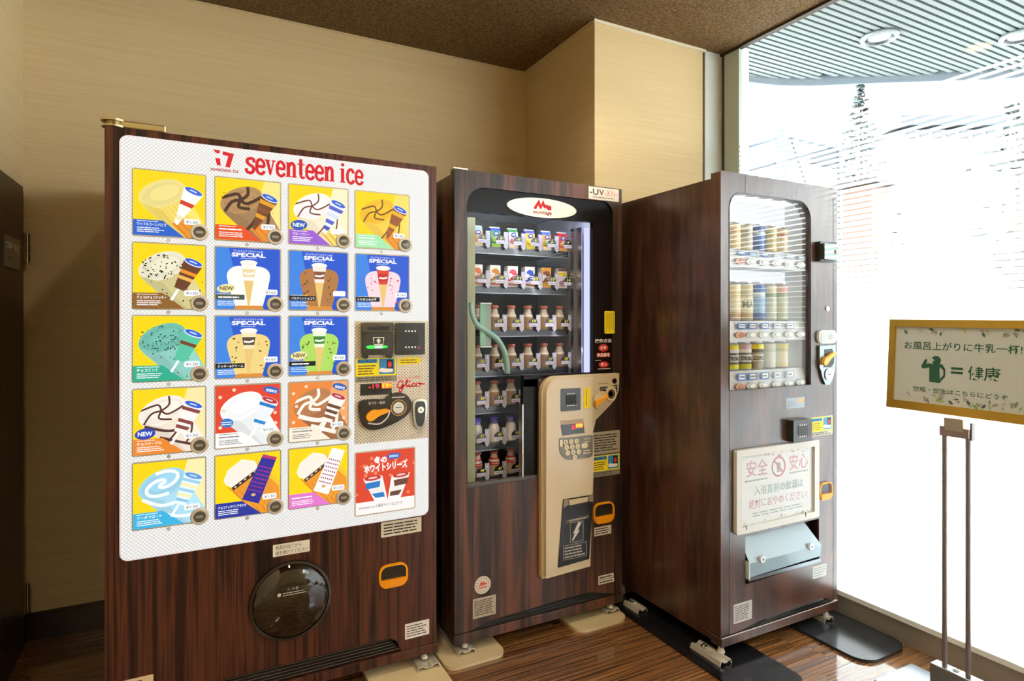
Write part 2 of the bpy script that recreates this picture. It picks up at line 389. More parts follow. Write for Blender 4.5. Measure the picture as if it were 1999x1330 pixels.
fa.add(fv, [(i, i+1, n+i+1, n+i) for i in range(n-1)], '#65707a', 'paint', True)
fo = child(fa, 'fascia', canopy); so = fo.modifiers.new('s', 'SOLIDIFY'); so.thickness = .02; so.offset = 0
y = -2.6
while y < 2.9:
    xe = None
    for (a, b) in zip(EDGE, EDGE[1:]):
        if (a[1]-y)*(b[1]-y) <= 0 and a[1] != b[1]: xe = a[0]+(b[0]-a[0])*(a[1]-y)/(b[1]-a[1])
    if xe and xe > 2.6: child(MB().box(2.5, xe-.01, y, y+.027, ZS, ZS+.025, '#6f7778'), 'slat', canopy)
    y += .043
for q, (lx, ly, wh) in enumerate(((3.47, 2.10, 'nearer the pillar'), (4.17, 1.72, 'farther along the canopy edge'))):
    d = empty('canopy_downlight', (lx, ly, ZS-.0145), 'round white downlight in the slatted canopy, '+wh, 'downlight', 'canopy downlights')
    MB().lathe([(.066, .010, '#4a5052'), (.074, -.006, '#6a7274'), (.094, -.004, '#7c8486'), (.10, .004, '#5c6466'), (.10, .014, '#5c6466')], 36).build('rim', d)  # darker inner step paints the shade inside the rim
    MB().lathe([(.058, .004, '#9aa0a0'), (.058, .008, '#9aa0a0')], 32, mat='gloss').build('lens', d)
sh = empty('garden_shelter', (6.9, 5.4, -.12), 'grey steel frame shelter outside beyond the canopy', 'shelter')
def beam(par, name, a, b, r, col):
    child(MB().tube([a, b], r, 8, col), name, par)
beam(sh, 'post', (6.86, 5.45, -.12), (6.86, 5.45, 3.80), .09, '#39434c')
beam(sh, 'post', (7.53, 5.1, -.12), (7.53, 5.1, 3.6), .02, '#1c2025')
beam(sh, 'beam', (6.86, 5.45, 3.75), (7.53, 5.1, 3.58), .05, '#5a636b')
beam(sh, 'beam', (6.34, 5.72, 3.55), (6.86, 5.45, 3.70), .03, '#3a4654')
beam(sh, 'beam', (6.34, 5.72, 3.22), (7.25, 5.25, 3.49), .02, '#2a3038')
beam(sh, 'brace', (6.98, 5.39, 3.66), (7.2, 5.27, 2.9), .018, '#2a3038')
child(MB().add([(7.2, 5.27, 3.50), (7.53, 5.1, 3.60), (7.53, 5.1, 3.30), (7.2, 5.27, 3.38), (7.24, 5.37, 3.50), (7.57, 5.2, 3.60), (7.57, 5.2, 3.30), (7.24, 5.37, 3.38)],
      [(0, 1, 2, 3), (7, 6, 5, 4), (0, 4, 5, 1), (1, 5, 6, 2), (2, 6, 7, 3), (3, 7, 4, 0)], '#1f262c'), 'roof_panel', sh)
kx = empty('timber_kiosk', (7.94, 4.9, -.12), 'orange-brown timber kiosk seen through the film stripes', 'kiosk')
child(MB().box(7.76, 8.16, 4.80, 5.2, -.12, 3.05, '#4a2c14'), 'wall', kx)
child(MB().box(7.70, 8.22, 4.70, 5.3, 3.05, 3.12, '#1c1712'), 'roof', kx)
child(MB().box(7.86, 8.06, 4.785, 4.80, .9, 2.2, '#3a3f44', 'gloss'), 'hatch', kx)
ho = empty('far_house', (27.6, 13.8, -.12), 'long far house with dark tiled roof and row of windows', 'house')
A, B = Vector((25.85, 14.73, 0)), Vector((29.33, 12.92, 0)); D = (B-A).normalized(); Nn = Vector((-D.y, D.x, 0))
def hb(name, s0, s1, d0, d1, z0, z1, col, mat='paint'):
    c = [A+D*s+Nn*d for s in (s0, s1) for d in (d0, d1)]; m = MB()
    v = [(p.x, p.y, z) for z in (z0, z1) for p in c]
    m.add(v, [(0, 1, 3, 2), (4, 6, 7, 5), (0, 2, 6, 4), (1, 5, 7, 3), (0, 4, 5, 1), (2, 3, 7, 6)], col, mat); child(m, name, ho)
hb('wall', 0, 3.95, 0, 2, -.12, 9.2, '#6a6c6a'); hb('roof', -.2, 4.1, -.3, 2.3, 9.3, 9.72, '#272e35')
for q in range(7): hb('window', .2+q*.55, .55+q*.55, -.03, 0, 8.85, 9.2, '#1c232a', 'gloss')
def tree(name, base, h, r, nleaf, lab, conic):
    t = empty(name, base, lab, 'tree')
    MB().tube([(0, 0, 0), (.05, 0, h*.5), (0, 0, h*.96)], lambda q: .12*(1-q*.8), 8, '#5b4a3c').build('trunk', t)
    m = MB()
    for _ in range(nleaf):
        q = random.random(); z = h*(.35+.65*q); rr = r*((1-q)**.8 if conic else math.sin(PI*min(.95, max(.08, q)))) * math.sqrt(random.random()); a = random.random()*2*PI
        c = Vector((rr*math.cos(a), rr*math.sin(a), z)); u = Vector((random.uniform(-1, 1), random.uniform(-1, 1), random.uniform(-.4, .4))).normalized(); v = u.orthogonal().normalized(); s = .10+.12*random.random()
        m.add([c-u*s, c+v*s*.5, c+u*s, c-v*s*.5], [(0, 1, 2, 3)], random.choice(['#222c2a', '#2c383e', '#343d3a']))
    f = m.build('foliage', t); f['kind'] = 'stuff'
tree('conifer', (19.48, 12.41, -.12), 9.3, 1.5, 900, 'tall pointed conifer far beyond the canopy', True)
tree('broadleaf_tree', (14.44, 6.01, -.12), 5.7, .9, 260, 'leafy tree at the far right beyond the window', False)

# ================================================================== LETTERING DRAWN BY HAND
def slab(mb, s, x0, z0, xh, width, y, col, mat):
    G = {
     's': (.58, [('r', [(.5, .72), (.46, .93), (.28, .98), (.1, .88), (.1, .68), (.26, .54), (.43, .42), (.47, .22), (.36, .04), (.2, .02), (.06, .1), (.03, .3)], .20)]),
     'e': (.62, [('r', [(.09, .52), (.3, .52), (.5, .52), (.5, .78), (.31, .99), (.12, .82), (.08, .5), (.12, .16), (.32, .01), (.48, .1), (.54, .24)], .19)]),
     'c': (.6, [('r', [(.49, .74), (.43, .93), (.29, .99), (.13, .82), (.08, .5), (.13, .17), (.3, .01), (.45, .09), (.52, .25)], .20)]),
     'v': (.64, [('p', [(.0, 1), (.2, 1), (.36, .25), (.32, 0), (.24, 0)]), ('p', [(.45, 1), (.55, 1), (.34, 0), (.27, .05)]), ('p', rect(-.05, .27, .93, 1.02)), ('p', rect(.38, .62, .93, 1.02))]),
     'n': (.74, [('p', rect(.05, .28, 0, 1)), ('p', rect(-.01, .35, 0, .08)), ('p', rect(-.01, .2, .92, 1.0)), ('r', [(.2, .72), (.3, .92), (.43, .95), (.53, .8), (.54, .5), (.54, .02)], .21), ('p', rect(.38, .7, 0, .08))]),
     't': (.52, [('p', rect(.11, .33, .2, 1.32)), ('p', rect(-.01, .47, .91, 1.0)), ('r', [(.22, .25), (.25, .08), (.36, .03), (.47, .14)], .15)]),
     'i': (.42, [('p', rect(.05, .28, 0, 1)), ('p', rect(-.01, .35, 0, .08)), ('p', rect(-.01, .2, .92, 1.0)), ('p', ell(.17, 1.27, .12, .12, n=16))]),
     ' ': (.34, [])}
    tot = sum(G[c][0] for c in s); kx = width/tot; x = x0; lay = 0
    for c in s:
        for typ, p, *wd in G[c][1]:
            lay = 1-lay; yy = y-lay*.0002
            if typ == 'p': mb.flat([(x+a*kx, z0+b*xh) for a, b in p], yy, col, mat)
            else: mb.strip([(x+a*kx, z0+b*xh) for a, b in spline(p, 4)], wd[0]*kx, yy, col, mat)
        x += G[c][0]*kx
def shape(mb, pts, bx, y, col, mat):        # unit polygon fitted to the box (x0, x1, z0, z1)
    x0, x1, z0, z1 = bx; mb.flat([(x0+a*(x1-x0), z0+b*(z1-z0)) for a, b in pts], y, col, mat)
def hand(mb, strokes, bx, wd, y, col, mat):
    x0, x1, z0, z1 = bx
    for p in strokes: mb.strip(spline([(x0+a*(x1-x0), z0+b*(z1-z0)) for a, b in p], 6), wd, y, col, mat)

# ------------------------------------------------------------------ the picture cards
class Card:
    def __init__(s, x, z, w=.188, h=.193, y=-.0105, mat='backlit'): s.m = MB(); s.x, s.z, s.w, s.h, s.y, s.mat = x, z, w, h, y, mat; s.lay = 0
    def P(s, p): return (s.x+p[0]*s.w, s.z+p[1]*s.h)
    def poly(s, pts, col, cl=None):
        q = clip(pts, [(0, 0), (1, 0), (1, 1), (0, 1)])
        if cl and q: q = clip(q, cl)
        if len(q) > 2: s.lay += 1; s.m.flat([s.P(p) for p in q], s.y-s.lay*.00006, col, s.mat)
    def line(s, pts, wd, col, cl=None):
        pts = spline(pts, 6); L, R = ribbon(pts, wd)
        s.lay += 1
        for i in range(len(L)-1):
            q = clip([L[i], R[i], R[i+1], L[i+1]], cl or [(0, 0), (1, 0), (1, 1), (0, 1)])
            if len(q) > 2: s.m.flat([s.P(p) for p in q], s.y-s.lay*.00006, col, s.mat)
    def text(s, t, x0, x1, z0, z1, col, bold=0, ang=0):
        s.lay += 1; a = s.P((x0, z0)); b = s.P((x1, z1)); s.m.text(t, a[0], b[0], a[1], b[1], s.y-s.lay*.00006, col, s.mat, bold, ang=ang)
    def dash(s, x0, x1, z0, z1, n, col):
        s.lay += 1; a = s.P((x0, z0)); b = s.P((x1, z1)); s.m.lines(a[0], b[0], a[1], b[1], n, s.y-s.lay*.00006, col, s.mat, .42, 3)
    def price(s, t, x=.70, z=.2):
        s.poly(rrect(x, x+.22, z, z+.09, .02), '#ffffff')
        if t: s.text(t, x+.025, x+.195, z+.02, z+.068, '#5c6068')
    def chips(s, n, inside, col, size, cl=None):
        for _ in range(n):
            for _t in range(30):
                p = (random.uniform(.05, .98), random.uniform(.02, .95))
                if inside(p): break
            a = random.random()*PI; k = size*random.uniform(.5, 1.2)
            s.poly(ell(p[0], p[1], k, k*.5, a, 6), col, cl)
YEL = '#ffdc00'
def diag(c, ice, side, banner, name, price, cup, bgc=YEL, waffle=None, swirl=None, chip=None, new=False, stick=False, lid='#2f62d8', bg2=None, namecol='#ffffff'):
    c.poly(rect(0, 1, 0, 1), bgc)
    if bg2: c.poly([(.45, 0), (1, .0), (1, 1), (.75, 1)], bg2)
    c.poly([(.075, .52), (.14, .42), (.60, 0), (1, 0), (1, .2), (.80, .55), (.72, .76)], side)
    el = ell(.395, .66, .345, .205, .42, 36); c.poly(el, ice)
    li3 = lin(ice); c.poly(ell(.40, .655, .30, .165, .42, 30), tuple(v*.93 for v in li3)); c.poly(ell(.43, .68, .22, .11, .42, 24), tuple(min(1, v*1.04) for v in li3))
    sd3 = lin(side)
    c.poly([(.10, .49), (.22, .36), (.60, 0), (.74, 0), (.40, .40)], tuple(v*.86 for v in sd3)); c.poly([(.66, .52), (.74, .66), (1, .16), (1, 0), (.94, 0)], tuple(min(1, v*1.12) for v in sd3))
    if waffle and not chip and not swirl:
        for q in range(7): c.line([(.14+q*.075, .44+q*.02), (.50+q*.07, .06)], .007, '#e0bc4c', [(.1, .48), (.6, 0), (1, 0), (1, .2), (.72, .6), (.5, .5)])
    body = [(.075, .52), (.60, 0), (1, 0), (1, .2), (.72, .78)]
    if chip:
        e2 = lambda p: ((p[0]-.4)/.33)**2+((p[1]-.65)/.2)**2 < 1
        sd = lambda p: p[0]+p[1] > .62 and p[1] < 1.62-1.25*p[0] and p[1] < .62
        c.chips(chip[1], e2, chip[0], chip[2]); c.chips(chip[1]//2, sd, chip[0], chip[2]*.8)
    if swirl:
        col, wd, style = swirl
        if style == 'spiral':
            for ph in (0, PI):
                c.line([(.395+.33*t*math.cos(ph+t*5)*1.0, .66+.19*t*math.sin(ph+t*5)+.1*t*math.cos(ph+t*5)) for t in [i/14 for i in range(15)]], wd, col, el)
            c.line([(.12, .44), (.4, .32), (.75, .4)], wd, col, None); c.line([(.4, .18), (.7, .12), (1, .16)], wd, col, None)
        else:
            for a in (0.3, 1.55, 2.9, 4.1, 5.2):
                c.line([(.38, .66), (.38+.14*math.cos(a+.4), .66+.10*math.sin(a+.4)+.03*math.cos(a)), (.39+.36*math.cos(a+1.0), .66+.2*math.sin(a+1.0)+.12*math.cos(a+1.0))], wd, col, el)
            c.line([(.70, .70), (.62, .38), (.46, .16)], wd, col); c.line([(.82, .5), (.80, .3), (.72, .12)], wd, col)
            if style == 'bands':
                c.line([(.15, .43), (.5, .34), (.82, .42)], wd*1.5, col); c.line([(.36, .25), (.7, .14), (1, .06)], wd*1.4, col)
    if waffle:
        w = [(.52, .2), (.72, 0), (1, 0), (1, .14), (.68, .28)]; c.poly(w, waffle)
        for q in range(4): c.line([(.55+q*.12, .22-q*.01), (.75+q*.12, 0)], .012, '#c9731a', w)
    c.poly([(0, 0), (0, .24), (.40, .24), (.70, 0)], banner)
    if new:
        c.poly(ell(.16, .32, .14, .085, .1), new); c.text('NEW', .06, .26, .285, .355, '#ffffff', .03)
    # the packet: a lidded cup or a cone sleeve
    top = [(.70, .775), (.965, .665)]
    tip = [(.56, .22), (.60, .18)] if not stick else [(.56, .335), (.71, .27)]
    q = [top[0], top[1], tip[1], tip[0]]
    if stick: c.poly([(.605, .31), (.635, .30), (.535, .12), (.50, .14)], '#ffffff')
    c.poly(q, cup[0])
    n = len(cup)-1
    for i in range(n):
        f0, f1 = .12+.85*i/n, .12+.85*(i+.55)/n
        g = lambda a, b, f: (a[0]+(b[0]-a[0])*f, a[1]+(b[1]-a[1])*f)
        c.poly([g(top[0], tip[0], f0), g(top[1], tip[1], f0-.02), g(top[1], tip[1], f1-.02), g(top[0], tip[0], f1)], cup[i+1])
    c.poly(ell(.835, .725, .145, .052, -.39), '#e8eef8'); c.poly(ell(.835, .732, .13, .042, -.39), lid)
    c.line([(.78, .752), (.83, .735), (.88, .712)], .02, '#cfe0ff')
    c.price(price)
    if not name: c.dash(.05, .40, .145, .195, 1, namecol)
    if name: c.text(name, .05, .05+min(.40, .048*len(name)), .145, .195, namecol, .02)
    c.dash(.05, .42, .04, .13, 3, namecol); c.dash(.05, .36, .205, .228, 1, namecol)
def special(c, ice, chipcol, cupcols, name, price, new=False, band='#15151c'):
    c.poly(rect(0, 1, 0, 1), '#1c58d2'); c.poly([(0, 0), (.42, 0), (.2, 1), (0, 1)], '#3b86e6')
    c.text('プレミアムアイスクリームの', .27, .73, .935, .97, '#ffffff', .01); c.text('SPECIAL', .24, .77, .855, .925, '#ffffff', .04); c.dash(.38, .64, .825, .845, 1, '#d8e6ff')
    c.poly([(.20, .40), (.30, .04), (.72, .04), (.82, .40)], ice)
    c.poly(spline([(.5, .16), (.3, .1), (.21, .35), (.17, .56), (.24, .67), (.36, .71), (.5, .69), (.64, .71), (.78, .67), (.84, .56), (.80, .35), (.70, .1)], 3, True), ice)
    c.poly([(.28, .0), (.74, 0), (.71, .06), (.31, .06)], '#e0913a')
    if chipcol: c.chips(20, lambda p: (.22 < p[0] < .38 or .64 < p[0] < .80) and .12 < p[1] < .64, chipcol, .024)
    c.poly([(.385, .76), (.625, .76), (.515, .05), (.49, .05)], '#efc878'); c.poly([(.385, .76), (.625, .76), (.585, .47), (.425, .47)], cupcols[0])
    c.poly([(.40, .66), (.61, .66), (.59, .53), (.42, .53)], cupcols[1]); c.line([(.43, .59), (.51, .58), (.585, .60)], .03, '#ffffff')
    c.poly(ell(.505, .765, .135, .045), '#f6f1e2'); c.poly(ell(.505, .775, .11, .026), '#fffdf5')
    if new: c.poly(ell(.16, .335, .14, .07, .1), '#f3e7a8'); c.text('NEW', .06, .27, .305, .37, '#6a5a10', .03)
    c.poly(rect(0, .44, .155, .235), band); (c.text(name, .03, .03+min(.39, .05*len(name)), .17, .215, '#ffffff', .02) if name else c.dash(.04, .40, .165, .22, 1, '#ffffff'))
    c.dash(.03, .38, .235, .255, 1, '#ffe14a'); c.dash(.03, .36, .05, .14, 3, '#e6efff'); c.price(price, .74, .24)
def monaka(c, pack, grid, banner, name, white):
    c.poly(rect(0, 1, 0, 1), YEL); c.poly([(.3, 0), (1, 0), (1, .5), (.62, .9)], '#ffc830')
    w = [(.16, .50), (.30, .43), (.66, .74), (.98, .42), (1, 0), (.62, 0)]; c.poly(w, '#f09a28')
    for q in range(6): c.line([(.2+q*.13, .5-q*.05), (.6+q*.1, 0)], .012, '#d87d14', w); c.line([(.4+q*.09, .1), (.95, .5-q*.02+.05*q)], .010, '#ffb848', w)
    c.poly([(.12, .60), (.18, .76), (.40, .92), (.60, .87), (.66, .74), (.28, .46), (.16, .52)], '#fbf3e4')
    c.poly([(.66, .76), (.68, .70), (.27, .42), (.24, .47)], '#3c241a' if not white else '#5a3a28')
    for q in range(5): c.poly(ell(.30+q*.075, .475+q*.056, .022, .012, .7), '#e8d4b8')
    p = [(.73, .97), (.95, .90), (.66, .16), (.40, .26)]; c.poly(p, pack); c.poly([(.73, .97), (.95, .90), (.93, .85), (.715, .92)], grid if white is False else '#ffffff')
    u, v, o = (-.25, -.55), (.18, -.06), (.68, .78)
    for i in range(6):
        for j in range(7):
            x = o[0]+v[0]*i/5*.95+u[0]*j/9; z = o[1]+v[1]*i/5+u[1]*j/9; c.poly(rect(x-.010, x+.010, z-.012, z+.012), grid if (i+j) % 3 else '#c0247a')
    c.poly(ell(.575, .32, .035, .025), '#e0b070'); c.poly([(0, 0), (0, .24), (.40, .24), (.70, 0)], banner)
    (c.text(name, .04, .46, .145, .195, '#ffffff', .02) if name else c.dash(.04, .4, .145, .195, 1, '#ffffff')); c.dash(.04, .42, .04, .13, 3, '#ffffff'); c.price('¥130', .72, .22)
CARDS = [
 (0, 0, lambda c: diag(c, '#f2e08c', '#f6dc6a', '#1f62cc', 'ワッフルコーンバニラ', '¥130', ['#fdfdf8', '#fdfdf8', '#d8391e', '#fdfdf8', '#f4e8b8'], waffle='#f0962a'), 'vanilla cone picture'),
 (0, 1, lambda c: diag(c, '#b98f5c', '#a78058', '#ea5420', '', '¥130', ['#7a4526', '#e6a422', '#8a5030', '#e6a422', '#7a4526'], bg2='#ffe98a', waffle='#f09030', swirl=('#4a2e20', .05, 'arms'), chip=('#6a4428', 26, .014)), 'chocolate swirl cone picture'),
 (0, 2, lambda c: diag(c, '#fffaf2', '#fff0d0', '#a05fd6', 'ブルーベリー', '', ['#f2f4ff', '#5566cc', '#dfe6ff', '#5566cc', '#4a58c0'], bg2='#fff3c8', waffle='#ffdf70', swirl=('#7a3a30', .024, 'arms'), new='#2858b8'), 'white cone picture with brown swirl'),
 (0, 3, lambda c: diag(c, '#fac226', '#ffd24c', '#a9ecb0', '', '¥130', ['#a05a28', '#f0b428', '#a05a28', '#f0b428', '#b8622a'], bg2='#ffe26a', waffle='#f49a30', swirl=('#7a4a20', .026, 'arms')), 'golden cone picture with brown swirl'),
 (1, 0, lambda c: diag(c, '#efe9cc', '#d6cc8e', '#91602a', 'チョコ&チョコクッキー', '¥130', ['#6a3c22', '#6a3c22', '#f0941e', '#f0b850', '#6a3c22'], chip=('#2c241e', 46, .022), stick=True), 'cookie-speckled ice picture'),
 (1, 1, lambda c: special(c, '#fffdf6', None, ('#fffaf0', '#f0dca8'), '', '¥160', True, '#4a5648'), 'white special ice picture'),
 (1, 2, lambda c: special(c, '#b57a44', '#5a3418', ('#f6ece0', '#8a5434'), 'ベルジャンショコラ', ''), 'brown chocolate special ice picture'),
 (1, 3, lambda c: special(c, '#f9dbe4', '#d2405a', ('#e0422e', '#c8281e'), 'とちおとめの苺', '¥160'), 'pink strawberry special ice picture'),
 (2, 0, lambda c: diag(c, '#6fbfae', '#8ecfc2', '#22b090', 'チョコミント', '¥130', ['#54c8a4', '#54c8a4', '#7a4028', '#54c8a4', '#54c8a4'], chip=('#1e3430', 60, .018), stick=True), 'mint green ice picture'),
 (2, 1, lambda c: special(c, '#f4d784', '#5a4024', ('#f6e8b8', '#5a4a38'), 'クッキー&クリーム', '¥160'), 'cream yellow special ice picture'),
 (2, 2, lambda c: special(c, '#b2df62', '#4c6a24', ('#eef6d8', '#3c8a34'), '', '¥160', True), 'green tea special ice picture'),
 (3, 0, lambda c: diag(c, '#fbf1e4', '#f6e6d2', '#f08a2c', 'チョコマーブル', '¥130', ['#fff6f0', '#8a4440', '#fff6f0', '#8a4440', '#8a4440'], bg2='#ffeaa8', swirl=('#54302a', .028, 'bands'), new='#2440b8', stick=True), 'white and chocolate marble ice picture'),
 (3, 1, lambda c: snow(c, False), 'white ice on red picture'),
 (3, 2, lambda c: snow(c, True), 'brown swirl ice on orange picture'),
 (4, 0, lambda c: diag(c, '#9ed8ee', '#aee0f2', '#3ab6e6', 'ソーダフロート', '¥130', ['#eaf6fc', '#9cd4ee', '#fff2b0', '#9cd4ee', '#fff2b0', '#8cc8ea'], bg2='#fff0b0', swirl=('#f6fcff', .05, 'spiral'), stick=True, lid='#5a9ee0'), 'pale blue soda ice picture'),
 (4, 1, lambda c: monaka(c, '#2a2a9c', '#c0306e', '#1c34a0', 'チョコナッツバニラモナカ', False), 'wafer ice picture with blue packet'),
 (4, 2, lambda c: monaka(c, '#fdf8f6', '#8a2a50', '#e87ad0', '', True), 'wafer ice picture with white packet'),
]
def snow(c, brown):
    bgc = '#e8452a' if not brown else '#f08a3c'
    diag(c, '#fdfdfd' if not brown else '#c08050', '#eef0f0' if not brown else '#a86a44', '#fbfbf8' if not brown else '#fff0dc', '', '¥130',
         (['#f2f6fa', '#1d7cc8', '#eef4fa', '#eef4fa', '#1d8cd0'] if not brown else ['#fdf6ee', '#fdf6ee', '#6a4632', '#6a4632', '#8a5a3c']), bgc=bgc,
         bg2=None if not brown else '#f6a868', stick=True, lid='#c8322c', swirl=None if not brown else ('#fff4e8', .05, 'bands'), namecol='#8a8a8a')
    for p in ((.07, .82), (.28, .93), (.07, .33), (.92, .52), (.12, .6), (.93, .35)): c.poly(ell(p[0], p[1], .028, .028, n=14), '#ffd8b8')
    c.poly(ell(.86, .90, .13, .06, -.25), '#2a62c0'); c.text('期間限定', .77, .95, .885, .935, '#ffffff', .02, -.25)
    if not brown: c.poly(ell(.17, .40, .10, .075, 0, 10), '#2a7ad0'); c.dash(.09, .25, .36, .43, 2, '#ffffff')

# ================================================================== SHARED MACHINE PARTS
def print_part(name, par, fn, **k):
    m = MB(); fn(m); return m.build(name, par, **k)
def sticker(par, x0, x1, z0, z1, y, bgc='#d8d0be', n=4, ink='#3a352e', draw=None, name='sticker', r=.002):
    m = MB(); m.plate(rrect(x0, x1, z0, z1, r), y-.0008, y, bgc, 'print')
    if draw: draw(m, y-.0011)
    else: m.lines(x0+(x1-x0)*.06, x1-(x1-x0)*.06, z0+(z1-z0)*.1, z1-(z1-z0)*.1, n, y-.0011, ink)
    return m.build(name, par)
def reader(par, x0, x1, z0, z1, y, name='card_reader', d=.012, deep='#15130f'):
    m = MB(); m.plate(rrect(x0, x1, z0, z1, .004), y-d, y, deep, 'gloss')
    cx, cz, w, h = (x0+x1)/2, (z0+z1)/2, x1-x0, z1-z0; f = y-d-.0004
    m.plate(rrect(cx-w*.27, cx+w*.27, cz-h*.24, cz+h*.24, .01), y-d-.0012, y-d, '#1f1d1a', 'paint')
    for k in range(4):
        for zz in (cz+h*.20*1.05+.004, cz-h*.26): m.flat(ell(cx-w*.16+k*w*.107, zz, w*.022, n=8), f-.0010, '#f2efe2', 'glow')
    m.flat(ell(cx+w*.29, cz-h*.28, w*.03, n=8), f-.001, '#d8202a', 'glow')
    return m.build(name, par)
def howto(m, x0, x1, z0, z1, y):
    g = z0+(z1-z0)*.24
    m.flat(rect(x0, x1, g, z1), y, '#f4dc18'); m.flat(rect(x0+(x1-x0)*.04, x0+(x1-x0)*.52, z1-(z1-g)*.28, z1-(z1-g)*.06), y-.0002, '#3f88b8')
    m.text('商品の購入方法', x0+(x1-x0)*.06, x0+(x1-x0)*.50, z1-(z1-g)*.24, z1-(z1-g)*.10, y-.0004, '#17303c', bold=.01)
    m.lines(x0+(x1-x0)*.05, x0+(x1-x0)*.5, g+(z1-g)*.06, z1-(z1-g)*.36, 4, y-.0002, '#7a5c10', words=3)
    a, b, c_, d = x0+(x1-x0)*.57, x0+(x1-x0)*.96, g+(z1-g)*.08, z1-(z1-g)*.06
    m.flat(rect(a, b, c_, d), y-.0002, '#3d86ba'); m.flat(rrect(a+(b-a)*.48, b-(b-a)*.1, c_+(d-c_)*.35, d-(d-c_)*.06, .002), y-.0004, '#2a2018')
    m.flat(ell(a+(b-a)*.68, c_+(d-c_)*.62, (b-a)*.13, (d-c_)*.2, n=12), y-.0006, '#d8402c')
    m.flat(spline([(a+(b-a)*.06, c_+(d-c_)*.15), (a+(b-a)*.1, c_+(d-c_)*.4), (a+(b-a)*.4, c_+(d-c_)*.36), (a+(b-a)*.85, c_+(d-c_)*.32), (a+(b-a)*.8, c_+(d-c_)*.12)], 3, True), y-.0006, '#f1ece4')
    m.lines(x0+(x1-x0)*.04, x1-(x1-x0)*.06, z0+(z1-z0)*.03, g-(z1-z0)*.03, 2, y-.0002, '#4c463c', words=6)
def coin_return(par, x0, x1, z0, z1, label='orange coin return cup'):
    r = (x1-x0)*.28; o = rrect(x0, x1, z0, z1, r); t = (x1-x0)*.06; w = x1-x0; h = z1-z0
    m = MB(); m.plate(o, -.010, .0, '#ef9a16', 'gloss', [rrect(x0+t, x1-t, z0+t, z1-t, r*.8)])
    m.flat(rrect(x0+t, x1-t, z0+t, z1-t, r*.8), -.001, '#33291f', 'gloss')
    lip = clip(rrect(x0+t*.6, x1-t*.6, z0+t*.6, z1-t*.6, r*.8), rect(x0, x1, z0, z0+h*.36)); m.plate(lip, -.013, -.001, '#f0930f', 'gloss')
    ob = m.build('coin_return', par); ob['label'] = label
    g = MB(); g.flat(clip(rrect(x0+t, x1-t, z0+t, z1-t, r*.8), rect(x0, x1, z0+h*.34, z1)), -.0085, '#ffffff', 'clear_plastic'); g.build('flap', ob)
    return ob
def foot_bolt(par, x, y, zt=.052, zb=.0295):
    m = MB(); m.lathe([(.014, zb, '#d6d2c8'), (.014, zb+.006, '#d6d2c8'), (.0125, zb+.006, '#d6d2c8'), (.0135, .040, '#d6d2c8'), (.0095, .040, '#d6d2c8'), (.0095, zt, '#d6d2c8')], 8, x, y, 0, 'steel', smooth=False)
    return m.build('foot_bolt', par)
def anchor(loc, x0, x1, y0, y1, col, mat, label, br, th=.012, r=.05, holes=()):
    o = empty('anchor_plate', loc, label, 'anchor plate', 'anchor plates under the machines')
    m = MB().plate(rrect(x0, x1, y0, y1, r, 8), -th, 0, col, mat)
    m.xf(Matrix(((1, 0, 0, 0), (0, 0, 1, 0), (0, -1, 0, 0), (0, 0, 0, 1)))); m.build('plate', o, bevel=.004)
    for (bx, by, w, l) in br:
        b = MB(); prof = [(-w/2, 0), (-w/2+.006, .016), (-w/4, .017), (-w/8, .010), (w/8, .010), (w/4, .017), (w/2-.006, .016), (w/2, 0), (w/2-.003, 0), (w/2-.009, .013), (w/4, .014), (w/8, .007), (-w/8, .007), (-w/4, .014), (-w/2+.009, .013), (-w/2+.003, 0)]
        b.plate([(bx+p, th+q) for p, q in prof], by, by+l, '#cfc8ba', 'steel'); b.build('bracket', o)
        MB().lathe([(.013, th+.008, '#d6d2ca'), (.013, th+.02, '#d6d2ca'), (.006, th+.02, '#d6d2ca'), (.006, th+.026, '#d6d2ca')], 6, bx, by+l*.72, 0, 'chrome', smooth=False).build('bolt', o)
    for (hx, hy) in holes: MB().lathe([(.005, th, '#0a0a0a'), (.005, th+.0006, '#0a0a0a')], 10, hx, hy).build('hole', o)
    return o

# ================================================================== MACHINE 1: ICE CREAM
M1 = empty('ice_cream_vending_machine', (-.2402, 2.0975, 0), 'wide wood-grain ice cream vending machine with a lit picture panel', 'vending machine')
W1 = 1.018
MB().box(.004, W1-.004, .05, .76, .055, 1.815, mat='wood_zebra').build('cabinet', M1, bevel=.004)
out = [(0, .083), (.10, .083), (.13, .10), (.15, .138), (.83, .138), (.855, .133), (.872, .118), (.885, .083), (W1, .083), (W1, 1.83), (0, 1.83)]
d1 = MB().plate(out, 0, .05, '#000000', 'wood_zebra').build('door', M1, bevel=.008, seg=3)
MB().box(0, W1+.003, -.002, .05, .047, .080, mat='wood_zebra').build('kick_plate', M1, bevel=.002)
MB().plate([(.10, .083), (.15, .138), (.83, .138), (.885, .083)], .03, .049, '#0d0b0a', 'paint').build('grille_back', M1)
for q in range(5):
    z = .088+q*.0105
    MB().box(.105+q*.01, .88-q*.01, .006, .030, z, z+.0028, '#4a4440', 'gloss').build('grille_slat', M1)
g = MB().lathe([(.030, 1.831, '#c8b890'), (.030, 1.836, '#8c7c58'), (.024, 1.836, '#8c7c58'), (.024, 1.848, '#c8b890'), (.032, 1.848, '#c8b890'), (.032, 1.854, '#c8b890')], 20, .02, .022, 0, 'metal')
g.box(.035, .155, .004, .035, 1.832, 1.853, '#cfc494', 'metal').build('top_hinge', M1, bevel=.004)
